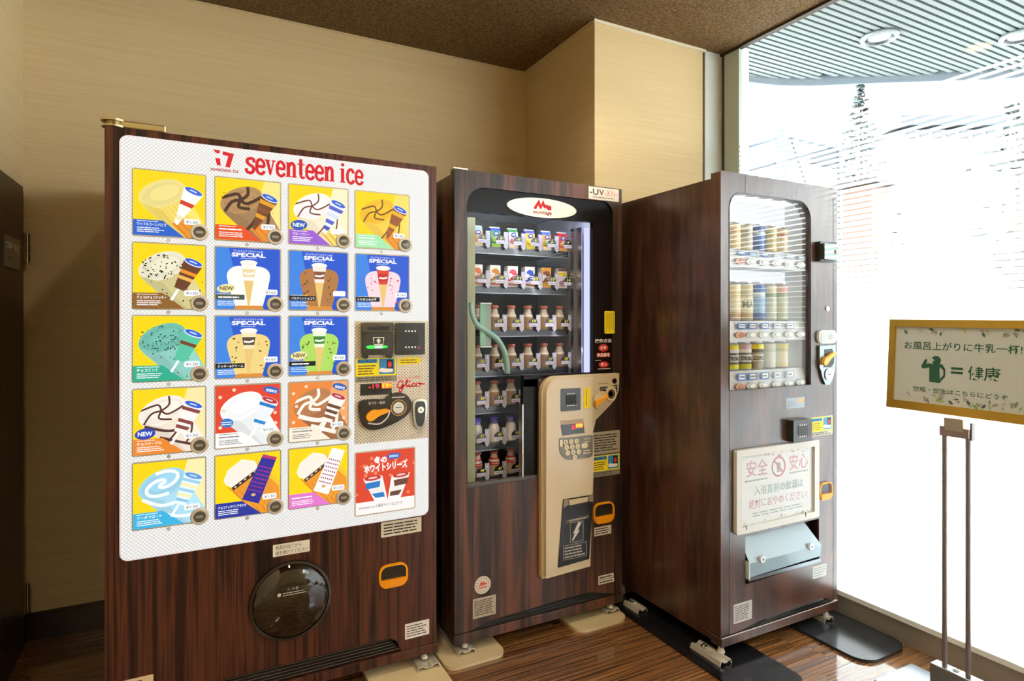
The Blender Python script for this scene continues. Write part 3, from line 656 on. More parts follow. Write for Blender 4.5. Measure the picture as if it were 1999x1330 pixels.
# lit panel
pa = MB(); pa.plate(rrect(.039, .984, .5595, 1.806, .022, 6), -.006, 0, '#ffffff', 'panel_lit')
panel = pa.build('light_panel', M1); panel['label'] = 'white perforated backlit panel'
MB().plate(rrect(.0365, .9865, .557, 1.8085, .024, 6), -.005, 0, '#e9dcea', 'paint', [rrect(.039, .984, .5595, 1.806, .022, 6)]).build('panel_edge', M1)
lo = MB()
BX = (.282, .341, 1.744, 1.796)
for p in ([(0, 1), (.34, .97), (.30, .78), (.12, .80)], [(.1, .50), (.33, .49), (.36, .06), (.18, .07)], [(.46, .95), (1, .86), (.80, 0), (.58, .02), (.72, .68), (.45, .74)]):
    shape(lo, p, BX, -.0068, '#e01020', 'backlit')
lo.text('seventeen ice', .2745, .354, 1.729, 1.7415, -.0068, '#b8202c', 'backlit', .02)
slab(lo, 'seventeen ice', .375, 1.734, .048, .374, -.0068, '#dc1020', 'backlit')
lo.build('title_lettering', M1)
CX = [.0715, .2885, .505, .721]; CZ = [1.517, 1.300, 1.084, .866, .648]
for r, c, fn, lab in CARDS:
    x, z = CX[c], CZ[r]
    fr = MB(); fr.plate(rrect(x-.004, x+.192, z-.004, z+.197, .006, 3), -.011, -.005, '#b3aa98', 'gloss', [rect(x, x+.188, z, z+.193)])
    fo = fr.build('picture_frame', M1)
    cd = Card(x, z); cd.m.plate(rect(x, x+.188, z, z+.193), -.0095, -.006, '#ffffff', 'backlit'); fn(cd)
    po = cd.m.build('picture', fo); po['label'] = lab
    b = MB(); bx, bz = x+.173, z+.0165
    b.lathe([(.0255, .0, '#b8ae9c'), (.0255, .009, '#c6bcaa'), (.0225, .012, '#c6bcaa'), (.017, .012, '#9a9182'), (.0165, .008, '#5c564c'), (.001, .0095, '#5c564c')], 28, bx, -.012, bz, 'gloss', axis='y')
    b.flat(rrect(bx-.010, bx+.010, bz-.004, bz+.004, .002), -.0225, '#8f887a', 'paint')
    b.build('select_button', fo)
    MB().flat(ell(x+.09, z-.012, .006, n=12), -.0064, '#cfcdc8', 'gloss').build('screw_cap', fo)
# red poster in the bottom corner
x0, x1, z0, z1 = .721, .930, .593, .807
fr = MB().plate(rrect(x0-.004, x1+.004, z0-.004, z1+.004, .005, 3), -.011, -.005, '#c9bfae', 'gloss', [rect(x0, x1, z0, z1)]).build('poster_frame', M1)
cd = Card(x0, z0, x1-x0, z1-z0); c = cd; c.m.plate(rect(x0, x1, z0, z1), -.0095, -.006, '#ffffff', 'backlit')
c.poly(rect(0, 1, .2, 1), '#e2462a'); c.poly(rect(0, 1, 0, .2), '#fbf6f2')
for _ in range(22):
    k = random.uniform(.008, .035); c.poly(ell(random.random(), random.uniform(.25, .98), k, k, n=12), '#f08a5a')
c.text('冬の', .30, .52, .80, .92, '#ffffff', .05); c.text('ホワイトシリーズ', .14, .88, .66, .80, '#ffffff', .05, .04)
c.poly(ell(.64, .90, .12, .05), '#2a62c0'); c.text('期間限定', .56, .72, .88, .92, '#ffffff', .01)
for k, (cx, cc) in enumerate(((.36, '#1d7cc8'), (.68, '#6a4632'))):
    s = -.08 if k == 0 else .08
    c.poly([(cx-.16+s, .58), (cx+.16+s, .60), (cx+.12-s*.6, .20), (cx-.10-s*.6, .20)], '#ffffff')
    c.poly([(cx-.13+s, .56), (cx+.13+s, .58), (cx+.09-s*.6, .24), (cx-.075-s*.6, .24)], '#f2ede6'); c.poly([(cx-.125+s, .50), (cx+.125+s, .52), (cx+.115+s, .42), (cx-.11+s, .40)], cc)
    c.poly([(cx-.10, .32), (cx+.10, .33), (cx+.085-s*.5, .25), (cx-.075-s*.5, .25)], cc); c.poly(ell(cx+s, .575, .14, .04, .05), '#c8322c'); c.poly(ell(cx+s, .58, .08, .018, .05), '#f4c8c0')
c.text('seventeen ice の最新サイトはコチラ', .05, .78, .09, .145, '#3a3432', .0)
c.m.build('picture', fr)['label'] = 'red winter poster with two cups'
# control plate
MB().plate(rect(.717, .983, .838, 1.262), -.0085, -.005, '#c3b7a2', 'panel_perf').build('control_plate', M1)
b = MB().plate(rrect(.738, .847, 1.145, 1.257, .008), -.030, -.008, '#2c2a26', 'gloss')
b.plate(rrect(.738, .847, 1.225, 1.257, .006), -.036, -.030, '#4c463a', 'gloss'); b.box(.756, .832, -.0366, -.034, 1.232, 1.243, '#0a0908')
b.flat(rect(.744, .841, 1.168, 1.222), -.0303, '#34322e', 'gloss')
b.flat([(.775, 1.207), (.815, 1.207), (.812, 1.180), (.778, 1.180)], -.0306, '#d8d4c4'); b.flat(rect(.779, .811, 1.183, 1.204), -.0308, '#3a3833')
b.flat([(.795, 1.203), (.804, 1.193), (.799, 1.193), (.799, 1.185), (.791, 1.185), (.791, 1.193), (.786, 1.193)], -.031, '#e8e4d4')
b.flat(ell(.768, 1.173, .016, .006), -.0306, '#18c838', 'glow'); b.flat(ell(.812, 1.173, .016, .005), -.0306, '#14b030', 'glow'); b.flat(rect(.781, .809, 1.168, 1.178), -.0309, '#9cc8a0', 'glow')
for q in (.750, .835): b.lathe([(.010, 0, '#26241f'), (.010, .024, '#26241f')], 12, q, -.008, 1.142, 'gloss', axis='y')
b.build('bill_slot', M1)
reader(M1, .858, .967, 1.1425, 1.255, -.0085)
sticker(M1, .719, .866, 1.050, 1.1355, -.0085, '#8f8874', draw=lambda m, y: howto(m, .721, .864, 1.051, 1.134, y), name='instruction_sticker')
m = MB().plate([(.872, 1.105), (.955, 1.110), (.955, 1.132), (.918, 1.131), (.912, 1.141), (.905, 1.131), (.872, 1.128)], -.0095, -.0085, '#f4d616', 'print').lines(.879, .949, 1.110, 1.127, 2, -.0098, '#8a7410', words=3); m.build('yellow_sticker', M1)
m = MB().box(.737, .847, -.011, -.0085, 1.005, 1.045, '#1f1e1f', 'gloss'); m.text('-19', .765, .802, 1.027, 1.042, -.0114, '#ff1438', 'glow', .01); m.text('販売中', .813, .846, 1.027, 1.044, -.0114, '#ffb018', 'glow', .02).flat(rect(.811, .848, 1.026, 1.0455), -.0112, '#c83a08', 'glow')
m.build('price_display', M1)
m = MB(); BX = (.866, .970, 1.010, 1.050)
hand(m, [[(.22, .80), (.16, 1.0), (.06, .85), (.03, .55), (.08, .38), (.16, .45), (.22, .72), (.21, .35), (.16, .04), (.08, .06), (.12, .28), (.26, .5)],
         [(.24, .48), (.34, .72), (.385, .98), (.34, 1.0), (.33, .6), (.38, .42), (.44, .62), (.44, .46), (.49, .42), (.56, .52)], [(.66, .66), (.58, .72), (.53, .58), (.56, .44), (.63, .44), (.70, .56)],
         [(.82, .66), (.74, .72), (.68, .58), (.72, .42), (.80, .44), (.83, .6), (.80, .7), (.88, .64), (1.0, .62)]], BX, .0042, -.0092, '#d8201c', 'print')
m.flat(ell(.866+.45*.104, 1.010+.92*.04, .0032, n=10), -.0092, '#d8201c')
m.text('おいしさと健康', .872, .952, 1.056, 1.066, -.0092, '#d8605a')
m.build('maker_lettering', M1)
sil = spline([(.733, .985), (.775, .992), (.815, .990), (.832, 1.000), (.862, 1.010), (.893, 1.003), (.914, .978), (.914, .948), (.896, .925), (.86, .905), (.81, .888), (.77, .886), (.742, .905), (.731, .94)], 4, True)
m = MB().plate(sil, -.022, -.0085, '#2a2622', 'gloss')
m.lathe([(.029, .0, '#9a7238'), (.029, .003, '#b98a48'), (.0255, .003, '#4a443a'), (.0215, .0, '#a8a498', 'metal'), (.020, .002, '#c8c4b8', 'metal'), (.001, .002, '#c8c4b8', 'metal')], 28, .868, -.0225, .957, 'gloss', axis='y')
m.box(.857, .879, -.0262, -.024, .9565, .9590, '#15130f'); m.text('おつり・返却', .762, .819, .973, .984, -.0226, '#d8d2c4', bold=.01); m.lines(.845, .892, .989, .998, 1, -.0226, '#cfc8b8', words=5)
m.strip(spline([(.760, .91), (.80, .905), (.828, .925), (.838, .95)], 5), .005, -.0226, '#d8d6d2')
cp = m.build('coin_unit', M1, bevel=.003)
MB().plate(spline([(.757, .944), (.752, .930), (.762, .918), (.777, .921), (.795, .933), (.826, .944), (.832, .951), (.822, .957), (.796, .955), (.775, .956)], 4, True), -.036, -.022, '#f0a018', 'gloss').build('return_lever', cp, bevel=.003)
m = MB().plate(spline([(.924, .972), (.949, .983), (.974, .972), (.974, .92), (.966, .884), (.949, .874), (.932, .884), (.924, .92)], 4, True), -.020, -.0085, '#b8b4ac', 'chrome')
m.plate(spline([(.931, .966), (.949, .974), (.967, .966), (.967, .92), (.960, .890), (.949, .883), (.938, .890), (.931, .92)], 4, True), -.0215, -.019, '#26231f', 'gloss')
m.lathe([(.012, 0, '#d6d2ca'), (.012, .006, '#d6d2ca'), (.004, .006, '#8a867e'), (.004, .004, '#8a867e')], 18, .949, -.0215, .944, 'chrome', axis='y'); m.build('lock_handle', M1)
# lower half of the door
sticker(M1, .456, .571, .495, .534, 0, '#e4dac6', draw=lambda m, y: m.text('商品が出てから', .464, .545, .517, .530, y, '#2e2a24').text('扉を開けてください', .464, .565, .499, .512, y, '#2e2a24'), name='instruction_sticker')
sticker(M1, .812, .960, .499, .552, 0, '#d8cdb8', 4, name='owner_sticker')
sticker(M1, .899, .990, .119, .174, 0, '#e9e2da', 5, '#6a5e58', name='warning_sticker')
sticker(M1, .012, .122, .155, .206, 0, '#d8bd92', 3, name='rating_sticker')
cx, cz, R = .512, .345, .124
m = MB().lathe([(R+.006, 0, '#171310'), (R+.004, .008, '#2a241e'), (R-.004, .009, '#171310'), (R-.006, -.03, '#b5a38c'), (.001, -.03, '#b5a38c')], 48, cx, 0, cz, 'gloss', axis='y')
ho_ = m.build('door_ring', M1)
pr = [(R-.005, .004)]+[((R-.005)*math.cos(t), .004+.030*math.sin(t)) for t in [i*PI/2/10 for i in range(1, 10)]]+[(.001, .034)]
MB().lathe([(a, b, '#ffffff') for a, b in pr], 48, cx, 0, cz, 'smoked', axis='y').build('pickup_door', M1)['label'] = 'round smoked plastic pickup door'
m2 = MB().text('⚠注意', cx-.018, cx+.018, cz+.047, cz+.057, -.0395, '#b8b0a0').lines(cx-.03, cx+.046, cz+.031, cz+.045, 2, -.0395, '#a89f90', words=5).flat(ell(cx-.041, cz+.039, .006, n=14), -.0395, '#b8b0a0').build('warning_print', ho_)
coin_return(M1, .803, .907, .320, .402)
for fx, fy in ((.975, .012), (.08, .012), (.94, .70), (.08, .70)): foot_bolt(M1, fx, fy, zb=.0295 if fx == .975 else 0)

# ================================================================== MACHINE 2: MILK
M2 = empty('milk_vending_machine', (.8506, 2.1015, 0), 'wood-grain milk vending machine with glass front and beige control panel', 'vending machine')
W2 = .779
cb = MB().box(0.004, .05, .04, .74, .06, 1.822, mat='wood_ebony').box(.64, W2-.004, .04, .74, .06, 1.822, mat='wood_ebony').box(.05, .64, .04, .74, 1.745, 1.822, mat='wood_ebony')
cb.box(.05, .64, .5, .74, .06, 1.745, mat='wood_ebony').box(.05, .64, .04, .5, .06, .60, mat='wood_ebony').build('cabinet', M2)
hole = [(.05, .63), (.362, .63), (.362, 1.03), (.733, 1.03)]+rrect(.05, .733, 1.2, 1.774, (0, 0, .055, .075), 6)[2:]
d2 = MB().plate([(0, .087), (W2, .087), (W2, 1.834), (0, 1.834)], 0, .04, '#000000', 'wood_ebony', [hole]).build('door', M2, bevel=.004)
MB().box(-.003, W2+.004, -.002, .05, .046, .083, mat='wood_ebony').build('kick_plate', M2, bevel=.002)
gr = [(.06, .087), (.16, .110), (.58, .124), (.62, .120), (.75, .087)]
MB().plate(gr, -.001, .0, '#0b0908', 'paint').build('grille_back', M2)
for q in range(2): MB().add([(.17+q*.02, -.006, .093+q*.010), (.60, -.006, .100+q*.012), (.60, -.006, .103+q*.012), (.17+q*.02, -.006, .096+q*.010), (.17+q*.02, -.001, .093+q*.010), (.60, -.001, .100+q*.012), (.60, -.001, .103+q*.012), (.17+q*.02, -.001, .096+q*.010)],
      [(0, 1, 2, 3), (4, 7, 6, 5), (0, 4, 5, 1), (3, 2, 6, 7), (0, 3, 7, 4), (1, 5, 6, 2)], '#2a2522', 'gloss').build('grille_slat', M2)
MB().box(.0, .06, .01, .05, 1.834, 1.842, '#d8d4c0', 'metal').build('top_hinge', M2, bevel=.003)
# header, black side panel, frame of the glass
hd = MB().plate(rrect(.05, .733, 1.681, 1.774, (0, .004, .055, .075), 6), .008, .03, '#120f0c', 'black').build('header', M2)
m = MB().plate(ell(.384, 1.719, .162, .039, n=48), .002, .008, '#e9e4d6', 'gloss')
BX = (.342, .424, 1.712, 1.753)
shape(m, [(0, .15), (.10, .45), (.30, 1.0), (.40, .42), (.52, 1.0), (.62, .55), (1, .42), (1, .0), (.80, .0), (.66, .22), (.58, .10), (.50, .40), (.42, .05), (.36, .05), (.24, .40), (.14, .0), (.0, .0)], BX, .0014, '#c8141e', 'print')
m.text('morinaga', .337, .425, 1.689, 1.708, .0014, '#9a2420', bold=.02, shear=.3); m.build('logo_plate', hd)['label'] = 'white oval plate with red crown emblem'
sp = MB().plate(rect(.634, .733, 1.03, 1.681), .010, .03, '#1a120e', 'black').build('instruction_panel', M2)
MB().box(.298, .362, .010, .035, .63, 1.03, '#15120f', 'black').box(.294, .298, .008, .04, .64, .93, '#c8c2b4', 'metal').box(.05, .362, .008, .03, .63, .644, '#4a453d', 'gloss').box(.30, .634, .010, .035, 1.0, 1.045, '#15120f', 'black').build('glass_frame', M2)
sticker(sp, .686, .740, 1.209, 1.306, -.001, '#f2d60e', draw=lambda m, y: [m.flat(rect(.693+q*.010, .695+q*.010, 1.218+.01*(q % 2), 1.299), y, '#6a5a08') for q in range(5)], name='yellow_sticker', r=.006)
m = MB(); yy = .0094
m.text('操作方法', .645, .731, 1.170, 1.187, yy, '#f0e8dc', bold=.03)
m.flat(ell(.688, 1.148, .026, .016), yy, '#c02818'); m.text('お金', .672, .704, 1.141, 1.157, yy-.0003, '#ffe8dc', bold=.02)
m.flat(rrect(.653, .724, 1.108, 1.127, .003), yy, '#a82416'); m.text('商品番号', .656, .721, 1.110, 1.125, yy-.0003, '#ffe8dc', bold=.02)
m.flat(ell(.690, 1.077, .026, .013), yy, '#c82018'); m.text('購入', .675, .706, 1.070, 1.084, yy-.0003, '#ffe8dc', bold=.02); m.lines(.66, .725, 1.055, 1.062, 1, yy, '#c8b8a8').lines(.645, .68, 1.092, 1.098, 1, yy, '#c8b8a8')
m.build('instruction_lettering', sp)
sticker(M2, .605, .762, 1.777, 1.830, 0, '#e9e0d0', draw=lambda m, y: m.text('-U', .611, .655, 1.796, 1.822, y, '#30203c', bold=.02).text('V', .658, .684, 1.796, 1.822, y, '#7a2a48', bold=.02).text('-X', .688, .717, 1.796, 1.822, y, '#c0705a').text('N-', .722, .754, 1.796, 1.822, y, '#d8908a').lines(.625, .75, 1.783, 1.791, 1, y, '#8a7a72', words=3), name='system_sticker')
MB().box(.052, .634, .018, .022, .63, 1.681, mat='case_glass').build('display_glass', M2)
# inside of the display
li = MB().box(.05, .64, .49, .5, .60, 1.745, '#4a4a4c').box(.05, .64, .03, .49, 1.739, 1.745, '#b8c0d8').box(.05, .052, .03, .49, .6, 1.745, '#8c8a78').box(.05, .64, .03, .49, .596, .602, '#55524c')
li.box(.635, .64, .03, .49, .60, 1.745, '#aeb4c8').build('liner', M2)
MB().box(.612, .632, .032, .046, .66, 1.66, mat='led').build('light_strip', M2)
hl = MB().box(.10, .60, .034, .050, 1.722, 1.736, mat='case_light').build('header_light', M2)
def area(par, loc, rot, sx, sy, wt, col):
    ld = bpy.data.lights.new('lamp_light', 'AREA'); ld.shape = 'RECTANGLE'; ld.size = sx; ld.size_y = sy; ld.energy = wt; ld.color = col
    lo = bpy.data.objects.new('lamp_light', ld); COL.objects.link(lo); lo.parent = par; lo.location = loc; lo.rotation_euler = rot
area(M2, (.35, .042, 1.720), (.25, 0, 0),   .5, .016, .8, (.86, .90, 1))
area(M2, (.609, .045, 1.15), (0, PI/2-.5, 0), 1.0, .012, .9, (.88, .90, 1))
MB().box(.596, .606, .10, .125, .62, 1.665, '#8d90a0', 'metal').box(.607, .612, .055, .10, .62, 1.665, '#c6cad8', 'metal').build('guide_rail', M2)
MB().box(.085, .118, .075, .085, .62, 1.67, '#9b9c78').build('lift_column', M2)
MB().box(.140, .163, .074, .084, 1.165, 1.335, '#7fae96').box(.164, .190, .08, .09, 1.165, 1.335, '#8a9a90').box(.141, .189, .072, .084, 1.330, 1.335, '#cfe8da').box(.141, .189, .072, .084, 1.158, 1.163, '#cfe8da').build('lift_arm', M2)
MB().tube(spline([(.100, .08, 1.335), (.105, .08, 1.29), (.13, .08, 1.245), (.17, .08, 1.22), (.215, .08, 1.19), (.248, .08, 1.14), (.262, .08, 1.08), (.263, .08, 1.05)], 5), .012, 10, '#7fa696', 'gloss').build('hose', M2)
SH = [1.564, 1.402, 1.223, 1.060, .910, .758, .619]
COLX = [[.079+.082*i for i in range(7)], [.079+.082*i for i in range(7)], [.077+.080*i for i in range(7)], [.077+.080*i for i in range(7)], [.078+.079*i for i in range(5)], [.078+.079*i for i in range(4)], [.078+.079*i for i in range(4)]]
FIRST = [1, 8, 15, 22, 29, 36, 43]
shelves = []
for r, zb in enumerate(SH):
    s = MB().box(.053, .594, .145, .488, zb-.010, zb, '#33333a', 'gloss').box(.053, .594, .138, .146, zb-.024, zb+.004, '#232329', 'gloss').box(.053, .594, .136, .139, zb-.026, zb-.023, '#77777f', 'metal').build('shelf', M2)
    shelves.append(s)
    for i, xc in enumerate(COLX[r]):
        num = FIRST[r]+i; t = MB(); a = xc+.008; b = zb+.030
        t.plate(ell(a, b, .021, .021, 0, 12, 0, PI), .118, .120, '#1c1a22', 'gloss')
        t.plate(rrect(a-.020, a+.016, b-.014, b, .002), .117, .119, '#cfcdd6', 'print'); t.lines(a-.015, a+.012, b-.011, b-.004, 1, .1168, '#9a86c8', words=5)
        t.text(str(num), a-.002 if num < 10 else a-.004, a+.006 if num < 10 else a+.013, b+.004, b+.015, .1176, '#f2e400', 'print', .02)
        t.plate([(a+.017, zb+.004), (a+.027, zb-.006), (a+.037, zb+.004), (a+.037, zb+.066), (a+.017, zb+.066)], .121, .1225, '#b4b2c2', 'print')
        t.flat(ell(a+.027, zb+.053, .006, n=14), .1206, '#8a86a8', 'print').flat(ell(a+.027, zb+.053, .004, n=14), .1204, '#e8e6f0', 'print')
        t.box(a+.024, a+.030, .1225, .139, zb-.004, zb+.004, '#26262c')
        t.build('price_tag', s)
def box_pack(loc, w, d, h, face, side, bands, lab, letter=None, group='drink packs in the milk machine'):
    m = MB().box(-w/2, w/2, 0, d, 0, h, side, 'print')
    y = -.0004; m.flat(rect(-w/2, w/2, 0, h), y, face)
    for q, (a, b, kind, col) in enumerate(bands):
        yy = y-.0003*(q+1)
        if kind == 'b': m.flat(rect(-w/2, w/2, a*h, b*h), yy, col)
        elif kind == 'e': m.flat(clip(ell(0, a*h, w*.36, b*h), rect(-w/2, w/2, 0, h)), yy, col)
        elif kind == 'd': m.flat([(-w/2, a*h), (w/2, b*h), (w/2, (b+.22)*h), (-w/2, (a+.10)*h)], yy, col)
    if letter: m.text(letter, -w*.42, -w*.05, h*.38, h*.66, y-.003, '#ffffff', bold=.05).lines(-w*.02, w*.42, h*.42, h*.6, 2, y-.003, '#ffffff', words=2)
    o = m.build('drink_carton' if letter else 'drink_pouch', None, loc); tag(o, lab, 'drink', group); return o
ORD = ['leftmost, half hidden', 'second from the left', 'third from the left', 'fourth from the left', 'fifth from the left', 'sixth from the left', 'rightmost']
def world(x, y, z): return (.8506+x, 2.1015+y, z)
PO = [('#e8a860', '#c8d0d8', '#d08040', 'orange and silver'), ('#e8a860', '#8ec0d8', '#f0a030', 'peach-orange'), ('#3f9a48', '#3f58c8', '#a8d050', 'green and blue'), ('#e8e4dc', '#4c9a54', '#e8707a', 'white and pink'), ('#f0c838', '#5868c0', '#f4d83c', 'yellow and blue'), ('#e8a048', '#5a78d0', '#90b848', 'orange and green'), ('#d84a2c', '#d8303c', '#f0a848', 'red and orange')]
for i, (f, t, b, nm) in enumerate(PO):
    m = MB(); w, h = .046, .092
    zs = [(0, .5, .030), (.08, .48, .036), (.8, .47, .030), (.94, .5, .012), (1, .5, .004)]
    v = []
    for (q, ww, dd) in zs: v += [(-ww*w, .016-dd/2, q*h), (ww*w, .016-dd/2, q*h), (ww*w, .016+dd/2, q*h), (-ww*w, .016+dd/2, q*h)]
    cols = [b, f, t, '#dfe2ea']
    for k in range(4): m.add(v, [(k*4+j, k*4+(j+1) % 4, k*4+4+(j+1) % 4, k*4+4+j) for j in range(4)], cols[k], 'gloss')
    m.add(v, [(3, 2, 1, 0), (16, 17, 18, 19)], t, 'gloss')
    yy = -.0036
    m.flat(ell(0, h*.68, w*.26, h*.10, .2), yy, '#2a48a8'); m.flat(ell(0, h*.68, w*.16, h*.05, .2), yy-.0003, '#dfe8ff'); m.flat(ell(-w*.05, h*.40, w*.34, h*.11), yy, b); m.flat(rect(-w*.44, w*.44, .05*h, .22*h), yy, '#f0d8b0' if i % 2 else b)
    m.flat(rrect(-w*.1, w*.4, h*.42, h*.55, .002), yy-.0004, '#f6f2f4'); m.lines(-w*.06, w*.36, h*.46, h*.51, 1, yy-.0006, '#7a708a', words=3)
    o = m.build('drink_pouch', None, world(.084+.082*i, .155, SH[0])); tag(o, nm+' drink pouch behind yellow number %d, top shelf' % (i+1), 'drink pouch', 'drink pouches on the top shelf')
CT = [('#f4f0ec', '#e8743a', 'white and coral'), ('#f4f0ea', '#e8743a', 'white and orange'), ('#f4efe6', '#c8861e', 'white and amber'), ('#f6eef0', '#e0506a', 'white and pink'), ('#f0f2f8', '#3058c8', 'white and blue'), ('#e0a018', '#8a4418', 'golden yellow'), ('#efe6e2', '#6a4440', 'white and brown with yellow tag')]
for i, (f, a, nm) in enumerate(CT):
    bands = [(.28, .46, 'd', a), (.70, .16, 'e', a), (.10, .22, 'b', '#b07058' if i != 5 else '#e8b020'), (0, .06, 'b', '#e8e4e0')]
    if i == 6: bands = [(.28, .16, 'e', '#c8a0a0'), (.62, .80, 'b', '#f0d018'), (.86, 1, 'b', '#6a4440')]
    o = box_pack(world(.079+.082*i, .150, SH[1]), .047, .035, .092, f, '#e4e0e0', bands, nm+' drink carton behind yellow number %d, second shelf' % (8+i), 'P' if i != 6 else 'コ', 'drink cartons on the second shelf')
def bottle(loc, kind, lab, grp):
    b = MB(); R = .0235; H = .108
    if kind == 'milk': cl, neck, cap = '#f4f1ec', '#d8d4ee', '#4a3ab8'
    elif kind == 'fruit': cl, neck, cap = '#cdb49a', '#d8b8b4', '#b06a60'
    else: cl, neck, cap = kind, '#b8a898', '#a05844'
    prof = [(R*.9, 0, cl), (R, .004, cl), (R, .055, cl), (R*.96, .062, cl if kind == 'milk' else neck), (R*.72, .076, neck), (R*.60, .088, neck), (R*.60, .094, cap)]
    b.lathe(prof, 20, mat='gloss')
    if kind == 'fruit': b.lathe([(R*1.02, .046, '#d8404a'), (R*1.0, .060, '#e8e0dc'), (R*.88, .068, '#d8404a'), (R*.76, .076, '#d0b0ac')], 20)
    if kind not in ('milk', 'fruit'): b.lathe([(R*1.01, .058, '#d8d0c8'), (R*.93, .066, '#d8d0c8')], 20)
    if kind == 'fruit':
        for a in range(7): b.flat(ell(-.017+a*.0057, .053, .0022, n=8), -R*math.sqrt(max(.05, 1-((-.017+a*.0057)/R)**2))*1.03-.0004, '#f6ece8')
    o = b.build('milk_bottle', None, loc); tag(o, lab, 'bottle', grp)
    c = MB().lathe([(R*.66, .092, cap), (R*.82, .094, cap), (R*.84, .100, cap), (R*.72, .106, cap if kind != 'milk' else '#6a5ad0'), (.001, H, cap)], 20)
    if kind == 'milk': c.lathe([(R*.70, .078, '#7a70d0'), (R*.64, .092, '#4a3ab8')], 20)
    c.build('cap', o)
    return o
for r, kind, nm in ((2, '#a98a62', 'coffee-milk bottle with copper cap'), (3, '#a17f66', 'cocoa-brown milk bottle with copper cap'), (4, '#b08a68', 'tan milk bottle with bright copper cap'), (5, 'milk', 'white milk bottle with purple cap'), (6, 'fruit', 'fruit-milk bottle with red and white collar')):
    for i, xc in enumerate(COLX[r]):
        bottle(world(xc+.012, .175, SH[r]), kind, '%s, %s on its shelf, tag %d' % (nm, ORD[i], FIRST[r]+i), 'milk bottles on shelf %d of the glass case' % (r+1))
# beige control column
BE = '#cbb794'
out = rrect(.364, .63, .2335, 1.0405, (.006, .006, 0, .065), 7)
bev = [(.364, .2335), (.592, .243), (.600, .40), (.606, .56), (.616, .74), (.612, .80), (.628, .85), (.68, .89), (.725, .925), (.745, .965), (.748, 1.0), (.748, 1.0405)]
left = [(.432+.066*math.cos(a)-.002, .9745+.066*math.sin(a)) for a in [PI/2+i*PI/2/6 for i in range(7)]]
cp = MB().plate(bev+left, -.022, .0, BE, 'gloss').build('control_panel', M2, bevel=.010, seg=3); cp['label'] = 'beige moulded control panel'
ov = [(.374, .24), (.586, .25), (.597, .52), (.606, .74), (.598, .82), (.598, 1.032)]+[(.436+.060*math.cos(a), .972+.060*math.sin(a)) for a in [PI/2+i*PI/2/6 for i in range(7)]]
MB().plate(ov, -.040, -.020, '#d2bf9e', 'gloss').build('panel_bulge', cp, bevel=.012, seg=3)
reader(cp, .442, .537, .899, .990, -.040, d=.002)
m = MB().plate(rect(.553, .586, .905, .988), -.0412, -.040, '#f0d412', 'print').plate([(.545, .94), (.553, .947), (.553, .933)], -.0412, -.040, '#f0d412', 'print'); m.flat(rect(.565, .568, .915, .98), -.0416, '#8a7410').build('yellow_sticker', cp)
m = MB().plate([(.440, .862), (.552, .862), (.558, .803), (.449, .801)], -.0408, -.040, '#a78c64', 'gloss').flat([(.441, .845), (.551, .845), (.557, .804), (.449, .802)], -.0412, '#1a1614', 'gloss')
m.text('5', .494, .509, .822, .840, -.0416, '#ff1830', 'glow', .03).flat(rect(.513, .549, .827, .845), -.0415, '#e05a08', 'glow').text('販売中', .515, .547, .829, .843, -.0418, '#ffc040', 'glow', .02); m.build('price_display', cp)
kp = MB().plate(rrect(.434, .598, .70, .792, (.055, .018, .006, .006), 8), -.042, -.040, '#6b6350', 'gloss')
kp.text('1', .438, .450, .758, .785, -.0424, '#e9ddc0', bold=.03).lines(.555, .59, .76, .785, 2, -.0424, '#b8ac90', words=2).plate(rrect(.540, .572, .742, .762, .008), -.044, -.042, '#d8c69c', 'gloss').lines(.55, .592, .715, .735, 2, -.0424, '#d8ccb0', words=2)
kpo = kp.build('keypad', cp)
for q, (kx_, kz_, t) in enumerate([(.463+.0265*i, .774, str(i+1)) for i in range(3)]+[(.468+.0265*i, .752, str(i+4)) for i in range(3)]+[(.473+.0265*i, .730, str(i+7)) for i in range(3)]+[(.507, .709, '0')]):
    MB().lathe([(.0105, 0, '#d8c8a0'), (.0105, .003, '#e6d8b4'), (.001, .0035, '#e6d8b4')], 18, kx_, -.042, kz_, 'gloss', axis='y').text(t, kx_-.003, kx_+.003, kz_-.005, kz_+.005, -.0462, '#6a5030', 'print', .02).build('number_key', cp)
m = MB().lathe([(.034, 0, '#b8a888'), (.032, .008, '#cdbb98'), (.001, .008, '#cdbb98')], 30, .640, -.0215, .925, 'gloss', axis='y')
m.plate([(.612, .905), (.612, .932), (.650, .940), (.672, .955), (.674, .948), (.655, .928), (.630, .918)], -.045, -.029, '#f0a21a', 'gloss').build('return_lever', cp)
m = MB().lathe([(.029, 0, '#cbb48c'), (.027, .005, '#d8c29a'), (.020, .004, '#5a5040'), (.012, .0, '#8a8272', 'metal'), (.001, .0, '#2a261e')], 28, .704, -.0225, .952, 'gloss', axis='y')
m.flat([(.645, .970), (.648, .985), (.688, .986), (.678, .965)], -.0226, '#1c1813').text('おつり・返却', .651, .683, .972, .982, -.0229, '#e8dcc4').flat([(.712, .988), (.738, .990), (.738, .96), (.727, .94), (.733, .965), (.726, .98)], -.0226, '#1c1813').lines(.717, .735, .979, .986, 1, -.0229, '#e8dcc4', words=3).lines(.64, .70, .996, 1.002, 1, -.0226, '#7a6a4c')
m.build('coin_slot', cp)
MB().lathe([(.0115, 0, '#4a4438'), (.0115, .004, '#6a6252'), (.006, .004, '#201c16'), (.001, .003, '#201c16')], 20, .722, -.0225, 1.008, 'metal', axis='y').build('key_lock', cp)
